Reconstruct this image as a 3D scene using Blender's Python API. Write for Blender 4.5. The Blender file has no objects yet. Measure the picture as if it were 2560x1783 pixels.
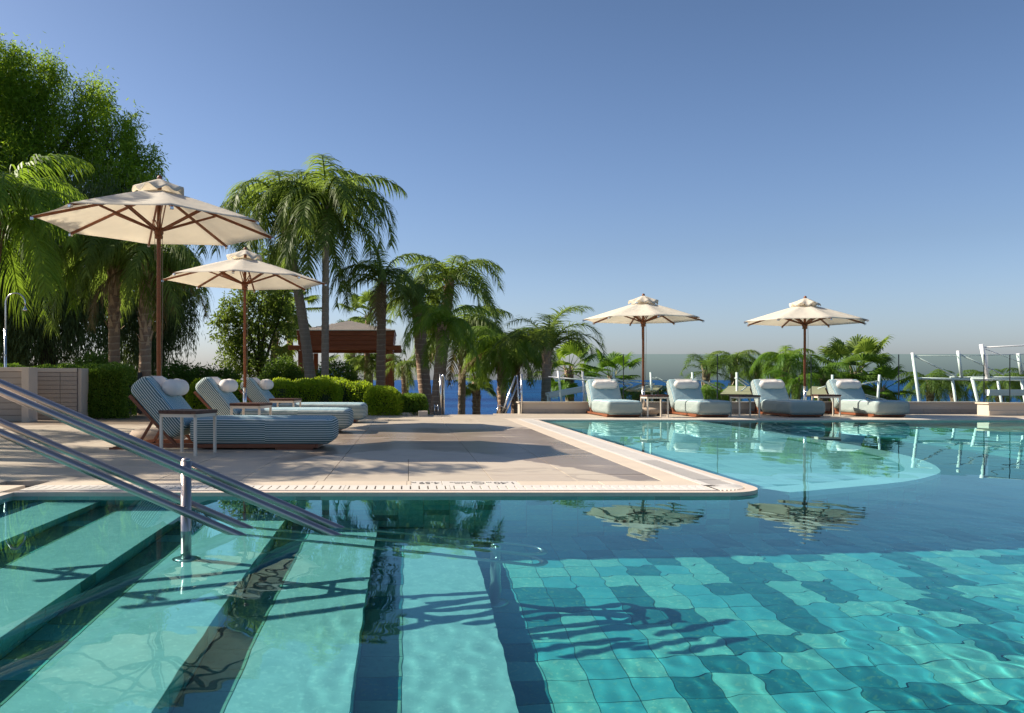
import bpy, bmesh, math, random
import numpy as np
from mathutils import Vector, Matrix, Euler, noise as mnoise

random.seed(7); rng = np.random.default_rng(7)
R = math.radians
S = bpy.context.scene
COL = S.collection

# ------------------------------------------------------------------ camera
F = 2030.0; CX = 1021.0; HY = 950.0; CAMZ = 0.75      # focal length and principal point, in photo pixels
cd = bpy.data.cameras.new('camera'); cam = bpy.data.objects.new('camera', cd); COL.objects.link(cam)
cd.sensor_fit = 'HORIZONTAL'; cd.sensor_width = 36; cd.lens = 36 * F / 2560
cd.shift_x = (1280 - CX) / 2560; cd.shift_y = (HY - 891.5) / 2560
cam.location = (0, 0, CAMZ); cam.rotation_euler = (R(90), 0, 0)
cd.clip_start = 0.05; cd.clip_end = 60000
S.camera = cam

# ------------------------------------------------------------------ world and sun
SUNV = Vector((-3.36, 1.12, 2.58)).normalized()        # towards the sun
ELEV = math.asin(SUNV.z)
w = bpy.data.worlds.new('World'); S.world = w; w.use_nodes = True
nt = w.node_tree; nt.nodes.clear()
sky = nt.nodes.new('ShaderNodeTexSky'); sky.sky_type = 'NISHITA'; sky.sun_disc = False
sky.sun_elevation = ELEV; sky.sun_rotation = math.atan2(SUNV.x, SUNV.y)
sky.altitude = 0; sky.air_density = 1.2; sky.dust_density = 1.6; sky.ozone_density = 4.0
bg = nt.nodes.new('ShaderNodeBackground'); bg.inputs['Strength'].default_value = 0.10
wo = nt.nodes.new('ShaderNodeOutputWorld')
tc_ = nt.nodes.new('ShaderNodeTexCoord'); sx_ = nt.nodes.new('ShaderNodeSeparateXYZ'); nt.links.new(tc_.outputs['Generated'], sx_.inputs[0])
rp_ = nt.nodes.new('ShaderNodeValToRGB'); nt.links.new(sx_.outputs[2], rp_.inputs[0])       # tint painted over the sky by height: bluish low, dimmed overhead
e_ = rp_.color_ramp.elements; e_[0].position = 0.0; e_[0].color = (0.78, 0.84, 1.10, 1); e_[1].position = 0.50; e_[1].color = (0.38, 0.41, 0.46, 1)
e2 = rp_.color_ramp.elements.new(0.15); e2.color = (0.58, 0.60, 0.71, 1)
mx_ = nt.nodes.new('ShaderNodeMix'); mx_.data_type = 'RGBA'; mx_.blend_type = 'MULTIPLY'; mx_.inputs[0].default_value = 1.0
nt.links.new(sky.outputs[0], mx_.inputs[6]); nt.links.new(rp_.outputs[0], mx_.inputs[7]); nt.links.new(mx_.outputs[2], bg.inputs[0]); nt.links.new(bg.outputs[0], wo.inputs[0])
sd = bpy.data.lights.new('sun', 'SUN'); sun = bpy.data.objects.new('sun', sd); COL.objects.link(sun)
sd.energy = 4.3; sd.angle = R(0.5); sd.color = (1.0, 0.90, 0.76)
sun.rotation_euler = SUNV.to_track_quat('Z', 'Y').to_euler()
sd.cycles.is_caustics_light = True
S.view_settings.view_transform = 'Standard'; S.view_settings.look = 'None'
S.view_settings.exposure = 1.05; S.view_settings.gamma = 1.0; S.view_settings.use_curve_mapping = False
S.render.engine = 'CYCLES'
cy = S.cycles
cy.use_denoising = True; cy.max_bounces = 9; cy.diffuse_bounces = 5; cy.glossy_bounces = 4
cy.transmission_bounces = 6; cy.transparent_max_bounces = 12
cy.caustics_refractive = True; cy.caustics_reflective = False; cy.blur_glossy = 0.6
cy.sample_clamp_indirect = 6

# ------------------------------------------------------------------ helpers
def G(px, py, z=0.0):
    D = (CAMZ - z) * F / (py - HY); return Vector(((px - CX) / F * D, D, z))
def P(px, py, D):
    return Vector(((px - CX) / F * D, D, CAMZ - (py - HY) / F * D))

class NT:
    def __init__(s, name):
        s.m = bpy.data.materials.new(name); s.m.use_nodes = True; s.t = s.m.node_tree; s.t.nodes.clear()
        s.out = s.n('ShaderNodeOutputMaterial')
    def n(s, typ, **k):
        x = s.t.nodes.new(typ)
        for a, b in k.items(): setattr(x, a, b)
        return x
    def l(s, a, b): s.t.links.new(a, b)
    def val(s, sock, v):
        if hasattr(v, 'is_output'): s.l(v, sock)
        else: sock.default_value = v
    def math(s, op, a, b=0.0, c=0.0, clamp=False):
        x = s.n('ShaderNodeMath', operation=op); x.use_clamp = clamp
        s.val(x.inputs[0], a); s.val(x.inputs[1], b); s.val(x.inputs[2], c); return x.outputs[0]
    def mix(s, f, a, b, bt='MIX'):
        x = s.n('ShaderNodeMix', data_type='RGBA', blend_type=bt); x.clamp_factor = True
        s.val(x.inputs[0], f); s.val(x.inputs[6], a); s.val(x.inputs[7], b); return x.outputs[2]
    def noise(s, scale, vec=None, detail=3, rough=0.5, dist=0.0):
        x = s.n('ShaderNodeTexNoise'); x.inputs['Scale'].default_value = scale
        x.inputs['Detail'].default_value = detail; x.inputs['Roughness'].default_value = rough
        x.inputs['Distortion'].default_value = dist
        if vec is not None: s.l(vec, x.inputs['Vector'])
        return x.outputs[0]
    def ramp(s, f, stops):
        x = s.n('ShaderNodeValToRGB'); s.l(f, x.inputs[0]); cr = x.color_ramp
        while len(cr.elements) < len(stops): cr.elements.new(0.5)
        for e, (p, c) in zip(cr.elements, stops):
            e.position = p; e.color = (c, c, c, 1) if isinstance(c, (int, float)) else (*c[:3], 1)
        return x.outputs[0]
    def pos(s): return s.n('ShaderNodeNewGeometry').outputs['Position']
    def obj(s): return s.n('ShaderNodeTexCoord').outputs['Object']
    def scale(s, v, sc):
        x = s.n('ShaderNodeMapping'); x.inputs['Scale'].default_value = sc; s.l(v, x.inputs[0]); return x.outputs[0]
    def bsdf(s, col, rough=0.6, metal=0.0, spec=0.5, bump=None, bs=0.2, bd=0.01):
        b = s.n('ShaderNodeBsdfPrincipled'); s.val(b.inputs['Base Color'], col if hasattr(col, 'is_output') else (*col[:3], 1))
        s.val(b.inputs['Roughness'], rough); b.inputs['Metallic'].default_value = metal
        b.inputs['Specular IOR Level'].default_value = spec
        if bump is not None:
            u = s.n('ShaderNodeBump'); u.inputs['Strength'].default_value = bs; u.inputs['Distance'].default_value = bd
            s.l(bump, u.inputs['Height']); s.l(u.outputs[0], b.inputs['Normal'])
        s.l(b.outputs[0], s.out.inputs[0]); return b

def c4(c): return (*c[:3], 1)
def mulc(c, k): return tuple(x * k for x in c[:3])

def mat_simple(name, col, rough=0.6, metal=0.0, var=0.15, nscale=6.0, bump=0.1, spec=0.5, fine=60):
    t = NT(name); o = t.obj()
    n1 = t.noise(nscale, o, 4, 0.6); n2 = t.noise(fine, o, 3, 0.6)
    f = t.math('ADD', t.math('MULTIPLY', n1, 0.65), t.math('MULTIPLY', n2, 0.35))
    c = t.mix(f, c4(mulc(col, 1 - var * 1.5)), c4([min(1, x * (1 + var * 1.5)) for x in col]))
    r = t.math('ADD', rough - 0.1, t.math('MULTIPLY', n1, 0.2), clamp=True)
    t.bsdf(c, r, metal, spec, n2, bump, 0.004); return t.m

def mat_wood(name, col, rough=0.45, axis=(1.5, 25, 25)):
    t = NT(name); o = t.scale(t.obj(), axis)
    n1 = t.noise(2.0, o, 5, 0.65, 0.6); n2 = t.noise(9.0, o, 3, 0.6)
    c = t.mix(t.ramp(n1, [(0.3, 0.0), (0.7, 1.0)]), c4(mulc(col, 0.6)), c4(mulc(col, 1.35)))
    oi = t.n('ShaderNodeObjectInfo').outputs['Random']
    c = t.mix(t.math('MULTIPLY', oi, 0.35), c, c4(mulc(col, 0.6)))
    t.bsdf(c, rough, 0, 0.4, n2, 0.25, 0.003); return t.m

def mat_leaf(name, c1, c2, c3, trans=0.4, rough=0.45):
    t = NT(name); g = t.n('ShaderNodeNewGeometry'); r = g.outputs['Random Per Island']
    n = t.noise(0.9, g.outputs['Position'], 2)
    c = t.mix(r, c4(c1), c4(c2)); c = t.mix(t.ramp(n, [(0.4, 0.0), (0.66, 0.85)]), c, c4(c3))
    b = t.bsdf(c, max(rough, 0.5), 0, 0.3)
    tr = t.n('ShaderNodeBsdfTranslucent'); t.l(t.mix(0.35, c, c4((c3[0]*1.7, c3[1]*1.6, c3[2]*0.9))), tr.inputs[0])
    mx = t.n('ShaderNodeMixShader'); mx.inputs[0].default_value = trans
    t.l(b.outputs[0], mx.inputs[1]); t.l(tr.outputs[0], mx.inputs[2]); t.l(mx.outputs[0], t.out.inputs[0]); return t.m

class MB:
    def __init__(s): s.v = []; s.f = []; s.mi = []
    def add(s, vs, fs, mi=0):
        o = len(s.v); s.v.extend([tuple(p) for p in vs]); s.f.extend([tuple(i + o for i in f) for f in fs]); s.mi.extend([mi] * len(fs))
    def box(s, c, d, rot=None, mi=0):
        hx, hy, hz = d[0] / 2, d[1] / 2, d[2] / 2; c = Vector(c)
        ps = [Vector((x, y, z)) for z in (-hz, hz) for y in (-hy, hy) for x in (-hx, hx)]
        if rot is not None: ps = [rot @ p for p in ps]
        s.add([p + c for p in ps], [(0, 2, 3, 1), (4, 5, 7, 6), (0, 1, 5, 4), (1, 3, 7, 5), (3, 2, 6, 7), (2, 0, 4, 6)], mi)
    def mm(s, a, b, mi=0):
        a = Vector(a); b = Vector(b); s.box((a + b) / 2, b - a, None, mi)
    def bar(s, a, b, wd, ht, up=(0, 0, 1), mi=0):
        a = Vector(a); b = Vector(b); x = (b - a); L = x.length; x.normalize()
        u = Vector(up); y = u.cross(x)
        if y.length < 1e-4: y = Vector((0, 1, 0)).cross(x)
        y.normalize(); z = x.cross(y)
        s.box((a + b) / 2, (L, wd, ht), Matrix((x, y, z)).transposed(), mi)
    def tube(s, path, r, n=10, cap=True, mi=0):
        path = [Vector(p) for p in path]; m = len(path)
        rr = r if isinstance(r, (list, tuple)) else [r] * m
        o = len(s.v); prev = None
        for i, p in enumerate(path):
            tgt = (path[min(i + 1, m - 1)] - path[max(i - 1, 0)]).normalized()
            if prev is None:
                a = Vector((0, 0, 1)) if abs(tgt.z) < 0.9 else Vector((1, 0, 0)); prev = tgt.cross(a).normalized()
            prev = (prev - tgt * prev.dot(tgt)).normalized(); b = tgt.cross(prev)
            for k in range(n):
                an = 2 * math.pi * k / n; q = p + (prev * math.cos(an) + b * math.sin(an)) * rr[i]; s.v.append(tuple(q))
        for i in range(m - 1):
            for k in range(n):
                k2 = (k + 1) % n
                s.f.append((o + i*n + k, o + i*n + k2, o + (i+1)*n + k2, o + (i+1)*n + k)); s.mi.append(mi)
        if cap:
            s.f.append(tuple(o + k for k in reversed(range(n)))); s.f.append(tuple(o + (m-1)*n + k for k in range(n))); s.mi.extend([mi, mi])
    def lathe(s, prof, c=(0, 0, 0), n=20, mi=0):
        c = Vector(c); o = len(s.v); m = len(prof)
        for (r, z) in prof:
            for k in range(n):
                an = 2 * math.pi * k / n; s.v.append((c.x + r*math.cos(an), c.y + r*math.sin(an), c.z + z))
        for i in range(m - 1):
            for k in range(n):
                k2 = (k + 1) % n; s.f.append((o+i*n+k, o+i*n+k2, o+(i+1)*n+k2, o+(i+1)*n+k)); s.mi.append(mi)
        s.f.append(tuple(o + k for k in reversed(range(n)))); s.f.append(tuple(o + (m-1)*n + k for k in range(n))); s.mi.extend([mi, mi])
    def build(s, name, mats, parent=None, smooth=False, off=None, bevel=0.0):
        me = bpy.data.meshes.new(name); vs = s.v
        if off is not None: vs = [(x - off[0], y - off[1], z - off[2]) for x, y, z in vs]
        me.from_pydata(vs, [], s.f)
        if not isinstance(mats, (list, tuple)): mats = [mats]
        for m in mats: me.materials.append(m)
        if len(mats) > 1: me.polygons.foreach_set('material_index', s.mi)
        if smooth: me.polygons.foreach_set('use_smooth', [len(f) <= 4 for f in s.f])
        me.update(); return link(name, me, parent, bevel)

def link(name, me, parent=None, bevel=0.0):
    o = bpy.data.objects.new(name, me); COL.objects.link(o); o.parent = parent
    if bevel:
        b = o.modifiers.new('bevel', 'BEVEL'); b.width = bevel; b.segments = 2; b.limit_method = 'ANGLE'; b.angle_limit = R(40)
    return o
def tag(o, label=None, cat=None, group=None, kind=None):
    for k, v in (('label', label), ('category', cat), ('group', group), ('kind', kind)):
        if v: o[k] = v
    return o
def thing(name, label, cat, loc=(0, 0, 0), rz=0.0, group=None):
    o = bpy.data.objects.new(name, None); COL.objects.link(o); o.location = loc; o.rotation_euler.z = rz; o.empty_display_size = 0.1
    return tag(o, label, cat, group)
def copy_tree(o, parent=None):
    c = o.copy(); COL.objects.link(c); c.parent = parent
    for ch in list(o.children): copy_tree(ch, c)
    return c
def npmesh(name, V, Fq, mat, smooth=False):
    me = bpy.data.meshes.new(name); nv = len(V); nf = len(Fq); k = Fq.shape[1]
    me.vertices.add(nv); me.vertices.foreach_set('co', V.astype(np.float32).ravel())
    me.loops.add(nf * k); me.loops.foreach_set('vertex_index', Fq.astype(np.int32).ravel())
    me.polygons.add(nf); me.polygons.foreach_set('loop_start', np.arange(0, nf * k, k, dtype=np.int32))
    me.polygons.foreach_set('use_smooth', np.full(nf, smooth))
    me.materials.append(mat); me.update(calc_edges=True); return me

def rbox(size, r, n=4, bulge=0.0, seg=8):
    """rounded box as a vertex/face list"""
    h = [x / 2 for x in size]
    def ax(hh):
        e = [hh - r + r * math.tan(R(45) * i / n) for i in range(n + 1)]
        mid = [(-hh + r) + (2 * (hh - r)) * i / seg for i in range(1, seg)]
        return sorted([-x for x in e]) + mid + sorted(e)
    A = [ax(x) for x in h]; idx = {}; V = []; Fs = []
    def vid(p):
        k = tuple(round(q, 5) for q in p)
        if k in idx: return idx[k]
        inner = Vector([max(-(h[i] - r), min(h[i] - r, p[i])) for i in range(3)]); d = Vector(p) - inner
        q = inner + d.normalized() * r if d.length > 1e-6 else Vector(p)
        if bulge:
            fx = 1 - (q.x / h[0]) ** 2; fy = 1 - (q.y / h[1]) ** 2
            q.z += bulge * (q.z / h[2]) * max(fx, 0) ** 0.5 * max(fy, 0) ** 0.5
        idx[k] = len(V); V.append(tuple(q)); return idx[k]
    for a in range(3):
        b, c = (a + 1) % 3, (a + 2) % 3
        for sgn in (-1, 1):
            for i in range(len(A[b]) - 1):
                for j in range(len(A[c]) - 1):
                    q = []
                    for (ii, jj) in ((i, j), (i + 1, j), (i + 1, j + 1), (i, j + 1)):
                        p = [0, 0, 0]; p[a] = sgn * h[a]; p[b] = A[b][ii]; p[c] = A[c][jj]; q.append(vid(p))
                    Fs.append(tuple(q if sgn > 0 else reversed(q)))
    return V, Fs

# ------------------------------------------------------------------ materials
def mk_deck():
    t = NT('travertine_paving'); p = t.pos(); rnd = t.n('ShaderNodeObjectInfo').outputs['Random']
    n1 = t.noise(0.8, p, 4); n2 = t.noise(7.0, t.scale(p, (0.5, 1.6, 1)), 5, 0.65, 0.7); n3 = t.noise(90, p, 3)
    c = t.mix(n1, (0.47, 0.40, 0.305, 1), (0.57, 0.495, 0.385, 1))
    c = t.mix(t.ramp(n2, [(0.42, 0.0), (0.72, 0.55)]), c, (0.40, 0.32, 0.25, 1))
    c = t.mix(t.math('MULTIPLY', rnd, 0.35), c, (0.46, 0.37, 0.29, 1))
    c = t.mix(t.ramp(n3, [(0.55, 0.0), (0.8, 0.25)]), c, (0.3, 0.25, 0.2, 1))
    sp = t.n('ShaderNodeSeparateXYZ'); t.l(p, sp.inputs[0]); X, Y = sp.outputs[0], sp.outputs[1]
    nn = t.math('MULTIPLY', t.math('SUBTRACT', t.noise(1.6, p, 4, 0.6, 0.8), 0.5), 1.6)
    edge = t.math('SUBTRACT', 8.7, t.math('MULTIPLY', t.math('MULTIPLY', X, X), 0.95))
    m1 = t.math('MULTIPLY', t.math('ADD', t.math('SUBTRACT', Y, edge), t.math('MULTIPLY', nn, 0.5)), 12, clamp=True)
    m2 = t.math('MULTIPLY', t.math('ADD', t.math('ADD', X, 1.3), nn), 2.5, clamp=True)
    m3 = t.math('MULTIPLY', t.math('ADD', t.math('SUBTRACT', 12.9, Y), nn), 2.0, clamp=True)
    m4 = t.math('SUBTRACT', 1.0, t.ramp(t.noise(3.5, t.scale(p, (0.35, 1.5, 1)), 4, 0.6, 1.0), [(0.55, 0.0), (0.62, 0.5)]))
    wet = t.math('MULTIPLY', t.math('MULTIPLY', m1, m2), t.math('MULTIPLY', m3, m4))
    m5 = t.math('MULTIPLY', t.math('ADD', t.math('SUBTRACT', Y, 13.2), nn), 1.5, clamp=True)
    m6 = t.math('MULTIPLY', t.math('SUBTRACT', t.math('MULTIPLY', nn, 2), t.math('ADD', X, 3.2)), 1.5, clamp=True)
    wet2 = t.math('MULTIPLY', t.math('MULTIPLY', m5, m6), 0.9)
    pud = t.ramp(t.noise(2.1, p, 3, 0.5, 1.2), [(0.60, 0.0), (0.63, 0.7)])
    wet = t.math('MAXIMUM', t.math('MAXIMUM', wet, wet2), t.math('MULTIPLY', pud, 0.45))
    c2 = t.mix(wet, c, t.mix(1.0, c, (0.50, 0.455, 0.44, 1), 'MULTIPLY'))
    r = t.math('SUBTRACT', t.math('ADD', 0.36, t.math('MULTIPLY', n1, 0.2)), t.math('MULTIPLY', wet, 0.16), clamp=True)
    t.bsdf(c2, r, 0, 0.5, n3, 0.12, 0.002); return t.m
M = {}
M['deck'] = mk_deck()
M['coping'] = mat_simple('cream_limestone', (0.60, 0.50, 0.385), 0.55, var=0.1, nscale=3, bump=0.15)
M['lip'] = mat_simple('rough_lip_stone', (0.60, 0.50, 0.41), 0.6, var=0.14, nscale=9, bump=0.4)
M['grate'] = mat_simple('white_grate_plastic', (0.66, 0.61, 0.54), 0.45, var=0.07, nscale=4, bump=0.06)
M['dark'] = mat_simple('dark_void', (0.05, 0.045, 0.04), 0.8)
M['mortar'] = mat_simple('mortar', (0.14, 0.115, 0.10), 0.9)
M['plaster'] = mat_simple('cream_plaster', (0.52, 0.45, 0.37), 0.8, var=0.1, nscale=2, bump=0.2)
M['walltile'] = mat_simple('grey_beige_wall_tile', (0.36, 0.31, 0.26), 0.5, var=0.12, nscale=3)
M['wood'] = mat_wood('oiled_hardwood', (0.23, 0.075, 0.032))
M['pavwood'] = mat_wood('red_stained_timber', (0.34, 0.10, 0.05), 0.5)
M['darkwood'] = mat_wood('dark_slat_wood', (0.085, 0.034, 0.022), 0.5)
M['shingle'] = mat_simple('weathered_roof_slat', (0.62, 0.55, 0.48), 0.8, var=0.15)
M['cream'] = mat_simple('cream_powder_coat', (0.70, 0.62, 0.50), 0.4, var=0.05)
M['steel'] = mat_simple('brushed_stainless', (0.62, 0.61, 0.60), 0.22, 1.0, var=0.04, nscale=20, bump=0.02)
M['rail'] = mat_simple('polished_tube_steel', (0.46, 0.40, 0.375), 0.32, 1.0, var=0.05, nscale=12, bump=0.02)
M['white'] = mat_simple('white_painted_metal', (0.90, 0.89, 0.86), 0.4, var=0.04)
M['charcoal'] = mat_simple('charcoal_metal', (0.045, 0.047, 0.05), 0.45)
M['agg'] = mat_simple('exposed_aggregate', (0.45, 0.35, 0.26), 0.9, var=0.35, nscale=60, bump=0.9, fine=160)
M['rope'] = mat_simple('rope', (0.2, 0.16, 0.11), 0.9)
M['ground'] = mat_simple('garden_soil', (0.10, 0.085, 0.05), 0.95, var=0.3, nscale=1.0, bump=0.5)
M['black'] = mat_simple('black_rubber', (0.02, 0.02, 0.02), 0.6)
M['ink'] = mat_simple('grey_print', (0.13, 0.12, 0.11), 0.6)
M['awning'] = mat_simple('tan_sail_fabric', (0.40, 0.34, 0.20), 0.8, var=0.1)
M['trunk'] = None

def mk_cloth(name, col, tr):
    t = NT(name); o = t.obj(); n1 = t.noise(4, o, 4, 0.6, 0.5); n2 = t.noise(180, o, 2)
    c = t.mix(n1, c4(mulc(col, 0.9)), c4(mulc(col, 1.07)))
    b = t.bsdf(c, 0.85, 0, 0.2, t.math('ADD', t.math('MULTIPLY', n1, 2.5), t.math('MULTIPLY', n2, 0.15)), 0.35, 0.012)
    if tr:
        x = t.n('ShaderNodeBsdfTranslucent'); t.l(c, x.inputs[0]); mx = t.n('ShaderNodeMixShader'); mx.inputs[0].default_value = tr
        t.l(b.outputs[0], mx.inputs[1]); t.l(x.outputs[0], mx.inputs[2]); t.l(mx.outputs[0], t.out.inputs[0])
    return t.m
M['canvas'] = mk_cloth('cream_canvas', (0.88, 0.83, 0.73), 0.52)
M['pillow'] = mk_cloth('white_towelling', (0.76, 0.72, 0.68), 0)

def mk_stripe():
    t = NT('blue_striped_fabric'); tc = t.n('ShaderNodeTexCoord'); sp = t.n('ShaderNodeSeparateXYZ'); t.l(tc.outputs['Object'], sp.inputs[0])
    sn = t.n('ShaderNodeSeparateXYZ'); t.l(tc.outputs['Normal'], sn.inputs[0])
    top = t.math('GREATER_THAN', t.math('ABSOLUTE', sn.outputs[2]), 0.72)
    wob = t.math('MULTIPLY', t.math('SUBTRACT', t.noise(3.0, tc.outputs['Object'], 2), 0.5), 0.012)
    seam = t.math('MULTIPLY', t.math('GREATER_THAN', sp.outputs[0], 0.05), 0.008)
    cz = t.math('ADD', t.math('ADD', sp.outputs[2], wob), seam); cyy = t.math('ADD', sp.outputs[1], wob)
    co = t.math('ADD', t.math('MULTIPLY', cz, t.math('SUBTRACT', 1.0, top)), t.math('MULTIPLY', cyy, top))
    fr = t.math('FRACT', t.math('ADD', t.math('DIVIDE', co, 0.0235), 100.0))
    st = t.ramp(fr, [(0.0, 1.0), (0.24, 1.0), (0.30, 0.0), (0.94, 0.0)])
    blue = t.mix(top, (0.095, 0.165, 0.16, 1), (0.13, 0.30, 0.38, 1))  # sky light on upward faces and shade on sides put into the blue
    wv = t.noise(300, tc.outputs['Object'], 1)
    c = t.mix(st, blue, (0.80, 0.82, 0.76, 1)); c = t.mix(t.math('MULTIPLY', wv, 0.12), c, (0.3, 0.36, 0.38, 1))
    n1 = t.noise(3.5, tc.outputs['Object'], 3, 0.5, 0.4)
    t.bsdf(c, 0.85, 0, 0.25, n1, 0.5, 0.03); return t.m
M['stripe'] = mk_stripe()

def mk_trunk(name, c1, c2, ring=9.0):
    t = NT(name); o = t.obj(); sp = t.n('ShaderNodeSeparateXYZ'); t.l(o, sp.inputs[0])
    z = t.math('ADD', t.math('MULTIPLY', sp.outputs[2], ring), t.math('MULTIPLY', t.noise(3, o, 3), 0.9))
    fr = t.math('FRACT', z); band = t.ramp(fr, [(0.0, 1.0), (0.16, 0.2), (0.25, 0.0), (0.9, 0.1)])
    n = t.noise(12, t.scale(o, (3, 3, 0.8)), 5, 0.7)
    c = t.mix(n, c4(mulc(c1, 0.55)), c4(mulc(c1, 1.3))); c = t.mix(t.math('MULTIPLY', band, 0.8), c, c4(c2))
    t.bsdf(c, 0.9, 0, 0.2, t.math('ADD', n, band), 0.7, 0.02); return t.m
M['trunk'] = mk_trunk('ringed_palm_bark', (0.30, 0.20, 0.14), (0.55, 0.43, 0.30), 6.5)
M['trunk2'] = mk_trunk('smooth_grey_palm_bark', (0.33, 0.26, 0.20), (0.46, 0.37, 0.29), 8)
M['boot'] = mat_simple('dry_leaf_base', (0.44, 0.31, 0.21), 0.9, var=0.35, nscale=8, bump=0.6)
M['bark'] = mat_simple('dark_bark', (0.075, 0.055, 0.04), 0.9, var=0.3, nscale=8, bump=0.6)
M['frond_dark'] = mat_leaf('palm_leaflet_dark', (0.06, 0.12, 0.02), (0.25, 0.34, 0.07), (0.19, 0.27, 0.05), 0.55, 0.3)
M['frond_bright'] = mat_leaf('palm_leaflet_bright', (0.07, 0.17, 0.012), (0.24, 0.37, 0.04), (0.22, 0.33, 0.04), 0.48, 0.35)
M['frond_dry'] = mat_leaf('palm_leaflet_dry', (0.18, 0.12, 0.05), (0.25, 0.17, 0.07), (0.15, 0.13, 0.04), 0.3, 0.6)
M['leaf_euc'] = mat_leaf('tall_tree_leaf', (0.08, 0.17, 0.012), (0.22, 0.36, 0.025), (0.28, 0.40, 0.03), 0.6)
M['leaf_weep'] = mat_leaf('weeping_tree_leaf', (0.07, 0.11, 0.04), (0.19, 0.25, 0.10), (0.15, 0.21, 0.07), 0.5)
M['leaf_airy'] = mat_leaf('airy_tree_leaf', (0.08, 0.14, 0.02), (0.20, 0.27, 0.05), (0.16, 0.23, 0.04), 0.5)
M['leaf_bush'] = mat_leaf('bush_leaf', (0.06, 0.14, 0.02), (0.17, 0.27, 0.04), (0.13, 0.21, 0.03), 0.45)
M['leaf_hedge'] = mat_leaf('hedge_leaf', (0.15, 0.27, 0.015), (0.34, 0.47, 0.03), (0.40, 0.50, 0.035), 0.5)
M['leaf_wallhedge'] = mat_leaf('wall_hedge_leaf', (0.08, 0.17, 0.015), (0.19, 0.30, 0.04), (0.15, 0.25, 0.03), 0.42)
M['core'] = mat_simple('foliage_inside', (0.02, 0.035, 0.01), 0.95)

def mk_tile(name, c1, c2, spots=(0.10, 0.26, 0.20)):
    t = NT(name); p = t.pos(); n = t.noise(10, p, 4, 0.65, 0.6); n2 = t.noise(42, p, 2)
    rnd = t.n('ShaderNodeNewGeometry').outputs['Random Per Island']; oi = t.n('ShaderNodeObjectInfo').outputs['Random']
    c = t.mix(t.ramp(n, [(0.3, 0.0), (0.7, 1.0)]), c4(c1), c4(c2))
    c = t.mix(t.ramp(n2, [(0.56, 0.0), (0.68, 0.6)]), c, c4(spots))  # flecks: tile marbling, plus caustic speckle put into the step stone's colour
    c = t.mix(t.math('MULTIPLY', t.math('FRACT', t.math('ADD', rnd, oi)), 0.35), c, c4(mulc(c1, 0.75)))
    t.bsdf(c, 0.5, 0, 0.3); return t.m
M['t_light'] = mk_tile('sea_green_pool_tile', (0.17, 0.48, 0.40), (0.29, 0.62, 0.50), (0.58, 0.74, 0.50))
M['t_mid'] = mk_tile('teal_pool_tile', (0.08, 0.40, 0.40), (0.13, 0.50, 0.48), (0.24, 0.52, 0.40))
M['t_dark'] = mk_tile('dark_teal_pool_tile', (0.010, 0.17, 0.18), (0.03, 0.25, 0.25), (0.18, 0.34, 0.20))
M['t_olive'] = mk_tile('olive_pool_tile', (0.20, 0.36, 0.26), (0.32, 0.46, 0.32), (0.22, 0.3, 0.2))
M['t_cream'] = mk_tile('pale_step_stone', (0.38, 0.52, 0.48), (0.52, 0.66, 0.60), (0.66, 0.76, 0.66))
M['t_shelf'] = mk_tile('pale_shelf_tile', (0.66, 0.73, 0.69), (0.75, 0.81, 0.76), (0.68, 0.74, 0.70))
M['grout'] = mat_simple('pool_grout', (0.16, 0.30, 0.24), 0.8)

def mk_water():
    t = NT('pool_water'); g = t.n('ShaderNodeBsdfGlass'); g.inputs['IOR'].default_value = 1.333; g.inputs['Roughness'].default_value = 0.0
    g.inputs['Color'].default_value = (0.60, 0.97, 1.0, 1); t.l(g.outputs[0], t.out.inputs[0]); return t.m
M['water'] = mk_water()
def mk_sea():
    t = NT('sea_water'); p = t.pos()
    n1 = t.noise(0.02, t.scale(p, (0.25, 1.0, 1)), 5, 0.6); n2 = t.noise(0.9, t.scale(p, (0.5, 1.4, 1)), 5, 0.7)
    c = t.mix(t.ramp(n1, [(0.35, 0), (0.65, 1)]), (0.003, 0.030, 0.13, 1), (0.007, 0.080, 0.24, 1))
    t.bsdf(c, 0.45, 0, 0.15, n2, 1.0, 0.6); return t.m
M['sea'] = mk_sea()
def mk_glass():
    t = NT('balustrade_glass'); tr = t.n('ShaderNodeBsdfTransparent'); tr.inputs[0].default_value = (0.80, 0.88, 0.86, 1)
    gl = t.n('ShaderNodeBsdfGlossy'); gl.inputs['Roughness'].default_value = 0.02
    lw = t.n('ShaderNodeLayerWeight'); lw.inputs['Blend'].default_value = 0.08
    mx = t.n('ShaderNodeMixShader'); t.l(lw.outputs['Fresnel'], mx.inputs[0])
    t.l(tr.outputs[0], mx.inputs[1]); t.l(gl.outputs[0], mx.inputs[2]); t.l(mx.outputs[0], t.out.inputs[0]); return t.m
M['glass'] = mk_glass()

RECEIVERS = []          # everything under water, lit through the refracting surface
def under(o): RECEIVERS.append(o); o.cycles.is_caustics_receiver = True; return o

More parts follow.
